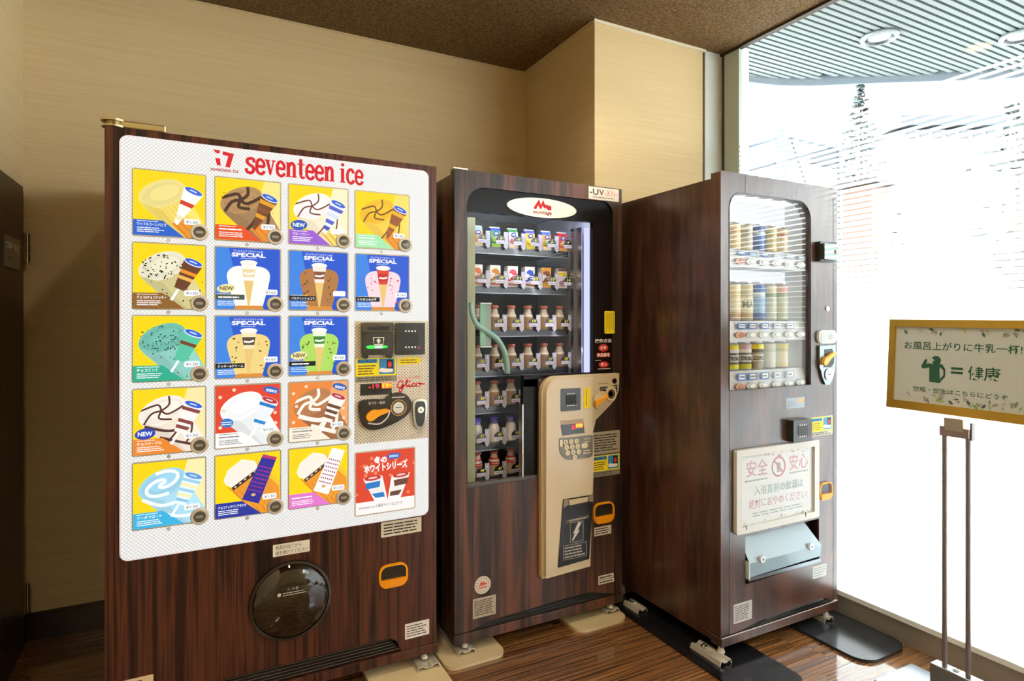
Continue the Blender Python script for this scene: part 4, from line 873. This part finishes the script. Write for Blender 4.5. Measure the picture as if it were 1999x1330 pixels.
# product flap
m = MB().plate([(.428, .275), (.578, .283), (.600, .545), (.453, .545)], -.044, -.038, '#12100e', 'gloss')
m.flat([(.455, .544), (.478, .544), (.478, .520), (.452, .510)], -.0446, '#8a8070', 'gloss').flat([(.575, .544), (.599, .544), (.597, .515), (.575, .52)], -.0446, '#8a8070', 'gloss').flat([(.480, .540), (.573, .540), (.570, .520), (.482, .517)], -.0446, '#c8b48c', 'gloss')
m.flat([(.466, .459), (.576, .466), (.577, .453), (.467, .446)], -.0446, '#6a6458').lines(.48, .565, .452, .460, 1, -.0449, '#d8d0c4', words=6)
m.plate(rect(.484, .548, .365, .447), -.0450, -.0443, '#b8b0a8', 'print', [rect(.4855, .5465, .3665, .4455)])
m.flat([(.524, .444), (.540, .440), (.520, .408), (.532, .410), (.496, .370), (.494, .376), (.508, .402), (.498, .40)], -.0448, '#d8d4cc')
m.plate(rect(.452, .565, .300, .358), -.0450, -.0443, '#b0a8a0', 'print', [rect(.4535, .5635, .3015, .3565)]).lines(.458, .56, .304, .353, 4, -.0446, '#b8b0a4', words=5).build('product_flap', cp)
sticker(M2, .621, .768, .697, .792, 0, '#ab9f88', 7, name='owner_sticker')
sticker(M2, .622, .768, .602, .693, 0, '#8f8874', draw=lambda m, y: howto(m, .624, .766, .604, .691, y), name='instruction_sticker')
coin_return(M2, .626, .733, .404, .492)
sticker(M2, .634, .722, .352, .389, 0, '#d8cdb8', 3, name='warning_sticker'); sticker(M2, .655, .735, .163, .180, 0, '#e0d6c4', 1, name='tag_sticker'); sticker(M2, .655, .737, .143, .160, 0, '#e0d6c4', 1, name='tag_sticker')
def seal(m, y):
    for a in range(14): m.flat(ell(.116+.026*math.cos(a*2*PI/14), .252+.026*math.sin(a*2*PI/14), .002, n=6), y, '#4a443e')
    shape(m, [(0, .1), (.15, .5), (.33, 1), (.42, .5), (.56, .9), (.68, .5), (1, .4), (1, .2), (.7, .2), (.6, 0), (.5, .4), (.4, 0), (.2, .3), (.1, 0)], (.100, .134, .249, .268), y, '#d8402c', 'print'); m.flat(rect(.099, .133, .241, .245), y, '#d8402c')
m = MB().plate(ell(.116, .252, .034, n=32), -.0008, 0, '#d4c9b8', 'print'); seal(m, -.0012); m.build('round_seal', M2)
sticker(M2, .075, .172, .130, .205, 0, '#b5a794', 9, '#4a4038', name='rating_plate')
for fx, fy in ((.046, .012), (.725, .012), (.05, .68), (.74, .68)): foot_bolt(M2, fx, fy, zb=.0295 if fy < .1 else 0)

# ================================================================== MACHINE 3: CANS
M3 = empty('can_vending_machine', (1.7144, 1.6237, 0), 'tall dark rosewood can vending machine beside the window', 'vending machine')
W3 = .673
cb = MB().box(.004, .04, .048, .675, .06, 1.80, mat='wood_rose').box(.51, W3-.004, .048, .675, .06, 1.80, mat='wood_rose').box(.04, .51, .048, .675, 1.76, 1.80, mat='wood_rose')
cb.box(.04, .51, .13, .675, .06, 1.76, mat='wood_rose').box(.04, .51, .048, .13, .06, .99, mat='wood_rose').build('cabinet', M3)
hole = rrect(.042, .506, 1.001, 1.749, (.002, .002, .075, .065), 8)
ch = [(.128, .262), (.557, .273), (.557, .448), (.128, .448)]
d3 = MB().plate([(0, .092), (W3, .092), (W3, 1.82), (0, 1.82)], 0, .048, '#000000', 'wood_rose', [hole, ch]).build('door', M3, bevel=.006, seg=3)
MB().box(.0, W3+.003, -.004, .05, .054, .086, mat='wood_rose').box(-.002, .004, -.006, .09, .086, .090, '#8a7a6a', 'metal').box(.0, W3, -.005, -.001, .086, .0895, '#a89a90', 'metal').build('kick_plate', M3, bevel=.0015)
MB().box(.1275, .129, -.0006, .001, 1.75, 1.82, '#120a08').box(.4185, .420, -.0006, .001, 1.75, 1.82, '#d8d6d0').box(.0435, .0447, -.0006, .001, .09, 1.0, '#1c100c').box(.648, .6492, -.0006, .001, .09, 1.78, '#1c100c').build('door_seam', M3)
MB().plate(rrect(.042, .506, 1.001, 1.749, (.002, .002, .075, .065), 8), -.002, .004, '#3a3230', 'gloss', [rrect(.0445, .5035, 1.0035, 1.7465, (.002, .002, .073, .063), 8)]).build('window_rim', M3)
MB().plate(rrect(.042, .506, 1.001, 1.749, (.002, .002, .075, .065), 8), .010, .013, '#ffffff', 'clear_glass').build('display_glass', M3)
li = MB().box(.042, .508, .122, .13, .995, 1.757, '#e6ebef', 'lit_liner').box(.04, .044, .04, .13, .995, 1.757, '#c8cccf').box(.504, .508, .04, .13, .995, 1.757, '#cfd6da').box(.04, .508, .04, .13, 1.75, 1.757, '#eef2f4', 'lit_liner').box(.04, .508, .04, .13, .993, 1.0, '#c8cccf')
li.build('display_box', M3)
R3 = [(1.537, 1.472, 1.512), (1.263, 1.189, 1.229), (1.070, .992, 1.031)]
XC = [.075, .144, .214, .283, .349, .421]
for r, (zb, zl, zm) in enumerate(R3):
    s = MB().box(.045, .503, .034, .12, zb-.006, zb, '#dfe3e6', 'gloss').add([(.045, .022, zl), (.503, .022, zl), (.503, .026, zm), (.045, .026, zm), (.503, .034, zb-.002), (.045, .034, zb-.002)], [(0, 1, 2, 3), (3, 2, 4, 5)], '#d6dbdf', 'gloss').box(.045, .503, .022, .12, zl-.004, zl, '#c4cacf').build('shelf', M3)
    for i, xb in enumerate([.120, .178, .247, .320, .394, .466]):
        MB().plate(ell(xb, (zl+zm)/2, .026, .0125, n=24), .014, .0235, '#c4ccd0' if i else '#c49a86', 'gloss').plate(ell(xb+.006, (zl+zm)/2, .015, .008, n=16), .012, .014, '#eef2f2' if i else '#b07c66', 'gloss').build('select_button', s)
        if i < 5 or r == 0: MB().plate(rect(xb-.010, xb+.036, zm+.003, zb-.008), .019, .0215, '#4f7cc0' if i < 3 else '#a9bcd4', 'print').flat(rect(xb-.002, xb+.028, zm+.008, zb-.012), .0187, '#f4f4f0').lines(xb+.001, xb+.026, zm+.010, zb-.014, 1, .0184, '#7c8490', words=3).build('price_label', s)
def can(loc, R, H, cols, lab, grp, txt=None, neck=True):
    m = MB(); b, mid, top, acc = cols
    m.lathe([(R*.86, 0, '#c8ccd0', 'metal'), (R, .006, b), (R, H*.22, mid), (R, H*.62, acc), (R, H*.74, top), (R, H*.92, '#d4d8da', 'metal'), (R*.84, H*.975, '#d4d8da', 'metal'), (R*.84, H, '#d4d8da', 'metal')], 22, mat='gloss')
    o = m.build('drink_can', None, loc); tag(o, lab, 'can', grp)
    p = MB()
    ang = [-.9+i*.3 for i in range(7)]
    for z0, z1, c in ((.30, .55, txt[1]),) if txt else ():
        for k in range(6):
            a0, a1 = ang[k]-PI/2-.35, ang[k+1]-PI/2-.35
            p.add([(R*1.012*math.cos(a0), R*1.012*math.sin(a0), H*z0), (R*1.012*math.cos(a1), R*1.012*math.sin(a1), H*z0), (R*1.012*math.cos(a1), R*1.012*math.sin(a1), H*z1), (R*1.012*math.cos(a0), R*1.012*math.sin(a0), H*z1)], [(0, 1, 2, 3)], c, 'print')
        vv, ff = text2d(txt[0], .03); bx = max(q[0] for q in vv); bz = max(q[1] for q in vv); V = []
        for q in vv:
            a = -PI/2-.35+(q[0]/bx-.5)*1.5; z = H*(z0+.05+(q[1]/bz)*(z1-z0-.1)); V.append((R*1.03*math.cos(a), R*1.03*math.sin(a), z))
        p.add(V, ff, txt[2], 'print'); p.build('print_band', o)
    return o
def w3(x, y, z): return (1.7144+x, 1.6237+y, z)
C1 = [(('#5a78b8', '#d8d0b0', '#c8c4a8', '#2a4a98'), 'blue and cream'), (('#d8c488', '#e0cc98', '#e8d8a8', '#c8a860'), 'golden cream'), (('#c8c4a4', '#b8b498', '#d0ccb0', '#9a9678'), 'olive cream'), (('#2a58a8', '#3f6cb8', '#284a90', '#c0d4e8'), 'dark blue'), (('#d8c47c', '#c8bc88', '#d8d0a0', '#b0a060'), 'pale gold'), (('#d8cdb0', '#e0d6bc', '#d8c8a4', '#c08a7a'), 'cream and rose')]
for i, (c, nm) in enumerate(C1):
    x = [.079, .146, .213, .283, .353, .421][i]; can(w3(x, .080, R3[0][0]), .0325, .112, c, nm+' short can on the top row of the rosewood machine', 'cans on the top row', None)
C2 = [(('#4a4466', '#a8c0d8', '#c8d4dc', '#d8c890'), 'pale blue and gold'), (('#b08a40', '#e0d4a8', '#e8dcb0', '#d8c890'), 'tall gold'), (('#a89058', '#d8d4b8', '#d0c89c', '#b8b498'), 'tall cream-beige'), (('#24509c', '#8ab4dc', '#3f6cb8', '#c8dcee'), 'tall sky blue'), (('#b8c4b0', '#c8d0bc', '#d8d8b8', '#9aa890'), 'tall sage green'), (('#c0ccb4', '#ccd4c0', '#e0b8b0', '#a8b49c'), 'tall green and rose')]
for i, (c, nm) in enumerate(C2):
    x = [.079, .146, .214, .283, .350, .421][i]; can(w3(x, .080, R3[1][0]), .0325, .155, c, nm+' tall can on the middle row of the rosewood machine', 'cans on the middle row', ('MA', c[1], '#6a7060') if i == 2 else None)
C3 = [(('#c8c41c', '#5a5a56', '#d0c828', '#d8d8d4'), 'silver, grey and yellow', 'STRONG'), (('#b8b420', '#62625e', '#c8a8b0', '#dcdcd8'), 'silver, grey and pink', 'STRONG'), (('#8a8a80', '#8f8f86', '#d8d030', '#4a4a46'), 'grey with yellow top', 'ZERO'), (('#d8e0da', '#dce4de', '#d4dcd8', '#c8d4cc'), 'pale white-green', None), (('#e0dcb4', '#e4e2c8', '#e8e09c', '#d0d0a8'), 'pale yellow', None)]
for i, (c, nm, t) in enumerate(C3):
    x = [.136, .206, .275, .345, .421][i]; can(w3(x, .080, R3[2][0]), .0325, .110, c, nm+' can on the bottom row of the rosewood machine', 'cans on the bottom row', (t, '#d0d0cc', '#26262a') if t else None)
# right-hand fittings of the door
m = MB().plate(rrect(.535, .640, 1.507, 1.589, .004), -.022, 0, '#262724', 'gloss').plate([(.545, 1.580), (.632, 1.580), (.638, 1.530), (.628, 1.512), (.545, 1.515)], -.034, -.022, '#7e8a86', 'chrome').flat([(.600, 1.552), (.622, 1.556), (.612, 1.536)], -.0345, '#6a2a30'); m.build('bill_slot', M3, bevel=.002)
MB().lathe([(.011, 0, '#c8cccb'), (.011, .003, '#e0e4e2'), (.006, .004, '#9aa09e'), (.001, .004, '#9aa09e')], 20, .610, 0, 1.314, 'chrome', axis='y').build('key_lock', M3)
m = MB().plate(rrect(.541, .653, 1.170, 1.225, .022), -.012, 0, '#dfe3e4', 'gloss').plate(rrect(.550, .644, 1.177, 1.218, .018), -.014, -.012, '#c4caca', 'gloss').flat(ell(.612, 1.198, .014, .014), -.0144, '#aab2b2'); m.build('reader_cover', M3, bevel=.003)
cs = [(.548, 1.161), (.650, 1.164), (.650, 1.10), (.646, 1.06), (.630, 1.02), (.612, .998), (.585, 1.0), (.566, 1.03), (.556, 1.06), (.548, 1.07)]
m = MB().plate(cs, -.010, 0, '#8c989a', 'metal').plate([(.575, 1.145), (.625, 1.148), (.642, 1.12), (.636, 1.085), (.62, 1.07), (.570, 1.072), (.578, 1.10)], -.0108, -.009, '#1b1a18', 'gloss')
m.lathe([(.026, 0, '#8c989a', 'chrome'), (.026, .004, '#c8d0d0', 'chrome'), (.020, .003, '#d8dcda', 'chrome'), (.001, .003, '#e4e6e2', 'chrome')], 24, .604, -.010, 1.041, 'chrome', axis='y').box(.594, .614, -.0145, -.013, 1.040, 1.043, '#3a3a36')
cu = m.build('coin_unit', M3, bevel=.002)
MB().plate(spline([(.558, 1.096), (.562, 1.082), (.578, 1.085), (.600, 1.105), (.632, 1.124), (.630, 1.133), (.612, 1.130), (.585, 1.118), (.570, 1.112)], 4, True), -.024, -.010, '#f0a838', 'gloss').build('return_lever', cu, bevel=.003)
sticker(M3, .355, .466, .913, .956, 0, '#aab8c4', draw=lambda m, y: m.flat(rect(.428, .458, .935, .951), y, '#e8a868').lines(.362, .42, .92, .945, 3, y, '#8a96a4'), name='notice_sticker')
reader(M3, .362, .472, .784, .871, 0, d=.030, deep='#2c3130')
sticker(M3, .478, .498, .786, .864, 0, '#e6dc74', 3, '#9a924a', name='yellow_sticker'); sticker(M3, .502, .644, .789, .868, 0, '#b8b8a4', draw=lambda m, y: howto(m, .504, .642, .790, .866, y), name='instruction_sticker')
coin_return(M3, .551, .631, .523, .595)
# pick-up chute
MB().plate(ch, .045, .048, '#1c1714', 'paint').build('chute_back', M3)
m = MB(); v = [(.134, .040, .444), (.500, .040, .447), (.553, -.012, .350), (.553, -.012, .300), (.134, -.012, .300), (.134, -.012, .345)]
m.add([(.134, .042, .443), (.505, .042, .443), (.552, -.014, .345), (.136, -.014, .345)], [(0, 3, 2, 1)], '#a5b9c4', 'gloss').add([(.136, -.014, .345), (.552, -.014, .345), (.552, -.010, .298), (.136, -.010, .290)], [(0, 3, 2, 1)], '#8fa5b1', 'gloss')
m.box(.134, .553, -.012, .02, .276, .290, '#7c8488', 'metal').box(.132, .138, -.014, .03, .285, .350, '#c8d4da', 'gloss')
fl = m.build('chute_flap', M3); fl['label'] = 'pale blue-grey plastic chute flap'; so = fl.modifiers.new('s', 'SOLIDIFY'); so.thickness = .002
for fx, fz in ((.20, .352), (.482, .352)): MB().lathe([(.015, 0, '#c8d2d8'), (.014, .008, '#dce4e8'), (.005, .009, '#8a949a'), (.001, .006, '#4a5458')], 18, fx, -.014, fz, 'gloss', axis='y').build('flap_knob', fl)
sticker(M3, .517, .603, .206, .256, 0, '#d8dcd8', 4, '#9aa4a0', name='warning_sticker'); sticker(M3, .066, .163, .126, .198, 0, '#c8c4c0', 9, '#5a5654', name='rating_plate')
gr = [(.10, .092), (.20, .106), (.53, .116), (.60, .112), (.64, .092)]
MB().plate(gr, -.001, 0, '#100c0a', 'paint').build('grille_back', M3)
for q in range(3): MB().add([(x, yy, z) for yy in (-.006, -.001) for x, z in ((.18+q*.03, .093+q*.006), (.56+q*.01, .100+q*.006), (.56+q*.01, .1025+q*.006), (.18+q*.03, .0955+q*.006))], [(0, 1, 2, 3), (4, 7, 6, 5), (0, 4, 5, 1), (3, 2, 6, 7), (0, 3, 7, 4), (1, 5, 6, 2)], '#6a6a68', 'metal').build('grille_slat', M3)
for fx, fy in ((.012, .010), (.612, .010), (.03, .62), (.625, .62)): foot_bolt(M3, fx, fy, zb=.0295 if fy < .1 else 0)
# framed notice on the door of machine 3
PN = empty('framed_notice', (1.7144, 1.6237, 0), 'white framed safety notice on the rosewood machine door', 'notice')
x0, x1, z0, z1 = .066, .537, .463, .778
fo = rrect(x0, x1, z0, z1, .008); fi = rect(x0+.028, x1-.028, z0+.025, z1-.025)
MB().plate(fo, -.016, 0, '#cdccc6', 'gloss', [fi]).build('frame', PN, bevel=.004)
m = MB().plate(fi, -.006, 0, '#cfd2d2', 'gloss'); y = -.0064  # lettering below is paled: gloss reflection over the sheet painted into its ink
a, b = x0+.028, x1-.028; u = lambda f: a+(b-a)*f; t = lambda f: z0+.025+(z1-z0-.05)*f
m.text('安全', u(.08), u(.36), t(.68), t(.92), y, '#bd9aa4', bold=.014); m.text('安心', u(.66), u(.93), t(.68), t(.92), y, '#bd9aa4', bold=.014)
m.plate(ell(u(.51), t(.77), .040, n=36), y-.0002, y, '#b9848f', 'print', [ell(u(.51), t(.77), .033, n=36)]); m.flat([(u(.51)-.027, t(.77)+.022), (u(.51)-.022, t(.77)+.027), (u(.51)+.027, t(.77)-.022), (u(.51)+.022, t(.77)-.027)], y-.0003, '#b9848f')
m.flat(rrect(u(.50)-.006, u(.50)+.014, t(.77)-.022, t(.77)+.016, .003), y, '#9aa8b0').flat(ell(u(.52), t(.93), .012, .006), y, '#bd9aa4')
m.lines(u(.06), u(.38), t(.60), t(.655), 1, y, '#9aa4a6', words=7); m.lines(u(.66), u(.94), t(.62), t(.67), 1, y, '#9aa4a6', words=7)
m.text('入浴直前の飲酒は', u(.18), u(.86), t(.40), t(.54), y, '#97aeb1', bold=.012); m.text('絶対におやめください!', u(.11), u(.92), t(.22), t(.36), y, '#bd9aa4', bold=.008)
m.lines(u(.16), u(.9), t(.09), t(.17), 2, y, '#9aa6a6', words=8)
for q in range(26):
    f = random.random(); e = random.choice([.02, .965]); m.flat(ell(u(f), t(e)+random.uniform(-.006, .006), .006, .003, random.random()*3, 8), y, random.choice(['#9aa8a0', '#a8b49c', '#b0a8a0']))
m.build('notice_sheet', PN)
for px, pz in ((u(.05), z0+.018), (u(.86), z0+.018)): MB().box(px, px+.003, -.018, -.014, pz-.004, pz+.012, '#6a5a3c', 'metal').build('clip', PN)

# ================================================================== ANCHOR PLATES
anchor((.66, 2.0, 0), -.135, .125, -.09, .36, '#d6c196', 'gloss', 'pale beige steel plate under the ice cream machine, cut by the frame', [(.075, .058, .09, .26)], r=.02)
anchor((.90, 2.13, 0), -.105, .135, -.105, .33, '#c8b58c', 'gloss', 'beige rounded plate under the left foot of the milk machine', [(-.005, -.045, .075, .28)], r=.045)
anchor((1.50, 2.13, 0), -.14, .115, -.10, .33, '#c8b58c', 'gloss', 'beige rounded plate under the right foot of the milk machine', [(.075, -.04, .075, .28)], r=.045)
anchor((1.76, 1.75, 0), -.137, .130, -.36, .47, '#17171a', 'gloss', 'long black plate under the left side of the rosewood machine', [(-.055, -.16, .062, .15), (-.066, .29, .055, .10)], .010, .05, [(-.05, .10), (-.05, .20), (.0, -.24), (.03, -.29), (.06, -.33)])
anchor((2.32, 1.70, 0), -.155, .118, -.345, .5, '#232629', 'gloss', 'black plate under the right foot of the rosewood machine by the window', [(.01, -.08, .06, .14)], .012, .07, [(.02, -.12), (.02, -.18), (.02, -.23), (.02, -.28)])

# ================================================================== SIGN STAND
SG = empty('sign_stand', (2.262, 1.113, 0), 'gold framed green lettered sign on twin chrome poles', 'sign')
HX = Matrix.Rotation(-PI/2, 4, 'Z')
SW, SB, ST = .47, .944, 1.266
TL = Matrix.Translation((.008, 0, 1.105)) @ Matrix.Rotation(.05, 4, 'Y') @ Matrix.Rotation(.010, 4, 'X') @ HX @ Matrix.Translation((-.223, 0, -1.105))
GO = '#d9b04a'
def sgb(mb, name, **k): return mb.xf(TL).build(name, SG, **k)
bw = .026
sgb(MB().plate([(0, ST), (SW, ST), (SW-bw, ST-bw), (bw*.8, ST-bw)], -.012, .014, GO, 'metal'), 'frame_bar', bevel=.003)
sgb(MB().plate([(0, SB), (SW, SB), (SW-bw, SB+.03), (bw*.8, SB+.03)], -.012, .014, GO, 'metal'), 'frame_bar', bevel=.003)
sgb(MB().plate([(0, SB), (0, ST), (bw*.8, ST-bw), (bw*.8, SB+.03)], -.012, .014, GO, 'metal'), 'frame_bar', bevel=.003)
sgb(MB().plate([(SW, SB), (SW, ST), (SW-bw, ST-bw), (SW-bw, SB+.03)], -.012, .014, GO, 'metal'), 'frame_bar', bevel=.003)
m = MB().plate(rect(.01, SW-.01, SB+.01, ST-.01), -.004, .010, '#c0c8c8', 'gloss'); y = -.0046
GR = '#2f5f4a'
m.text('お風呂上がりに牛乳一杯!', .052, .405, 1.160, 1.189, y, GR, bold=.010)
bx = (.112, .190, 1.048, 1.140)
shape(m, [(.34, .70), (.36, .02), (.78, .0), (.80, .12), (.76, .45), (.78, .60), (.92, .48), (.92, .30), (.70, .06), (.78, .0), (1.0, .26), (1.0, .52), (.88, .70), (.72, .73)], bx, y, GR, 'print')
shape(m, [(.34, .72), (.10, .66), (.0, .60), (.02, .52), (.12, .50), (.40, .58), (.42, .70)], bx, y-.0002, GR, 'print'); shape(m, [(.0, .60), (.14, .84), (.24, .88), (.25, .80), (.16, .58)], bx, y-.0004, GR, 'print')
m.flat([(.156, 1.126)]+ell(.160, 1.126, .0150, .0150, 0, 22, PI+.45, 3*PI-.35), y, GR)
m.strip([(.122, 1.131), (.142, 1.137)], .006, y, '#b6c4bc')
m.flat(rect(.207, .243, 1.098, 1.106), y, GR).flat(rect(.207, .243, 1.084, 1.092), y, GR); m.text('健康', .258, .350, 1.068, 1.114, y, GR, bold=.011)
m.text('空瓶・空缶はこちらにどうぞ', .088, .372, 1.012, 1.030, y, '#3c6a58', bold=.008)
rr = random.Random(3)
for q in range(60):
    xx = rr.uniform(.03, SW-.03); zz = rr.choice([rr.uniform(ST-.05, ST-.03), rr.uniform(SB+.035, SB+.062)]); c = rr.choice(['#8fb060', '#a8c070', '#4c6a58', '#8a8496', '#a89a98', '#5a7060'])
    k = rr.uniform(.005, .0095); a = rr.uniform(0, PI)
    if rr.random() < .45: m.flat(ell(xx, zz, k, k*.55, a, 12), y, c)
    else: m.plate(ell(xx, zz, k, k*.55, a, 12), y-.0002, y, c, 'print', [ell(xx, zz, k*.82, k*.40, a, 12)])
    if rr.random() < .5: m.strip([(xx-k*math.cos(a)*1.6, zz-k*math.sin(a)*1.6), (xx+k*math.cos(a), zz+k*math.sin(a))], .0012, y-.0003, c)
sgb(m, 'sign_board')
b = MB().box(-.012, .012, -.045, .045, .872, .905, '#b9a9a0', 'metal').box(-.014, .004, -.028, .03, .890, .935, '#c8bda6', 'metal').box(-.008, .014, -.052, -.045, .868, .926, '#7c7a78', 'metal'); b.build('hinge_bracket', SG, bevel=.002)
for yy in (.034, -.037): MB().lathe([(.0075, .06, '#7d787a'), (.0075, .875, '#7d787a')], 18, 0, yy, 0, 'steel').build('pole', SG)
MB().box(-.022, .022, -.075, .07, .014, .085, '#9a9790', 'metal').build('pole_socket', SG, bevel=.003)
MB().lathe([(.009, .085, '#1a1a1a'), (.009, .0865, '#1a1a1a')], 16, 0, .0, 0).build('bolt_hole', SG)
MB().box(-.175, .05, -.30, .17, .0, .014, '#a8adb2', 'metal').build('base_plate', SG, bevel=.003)
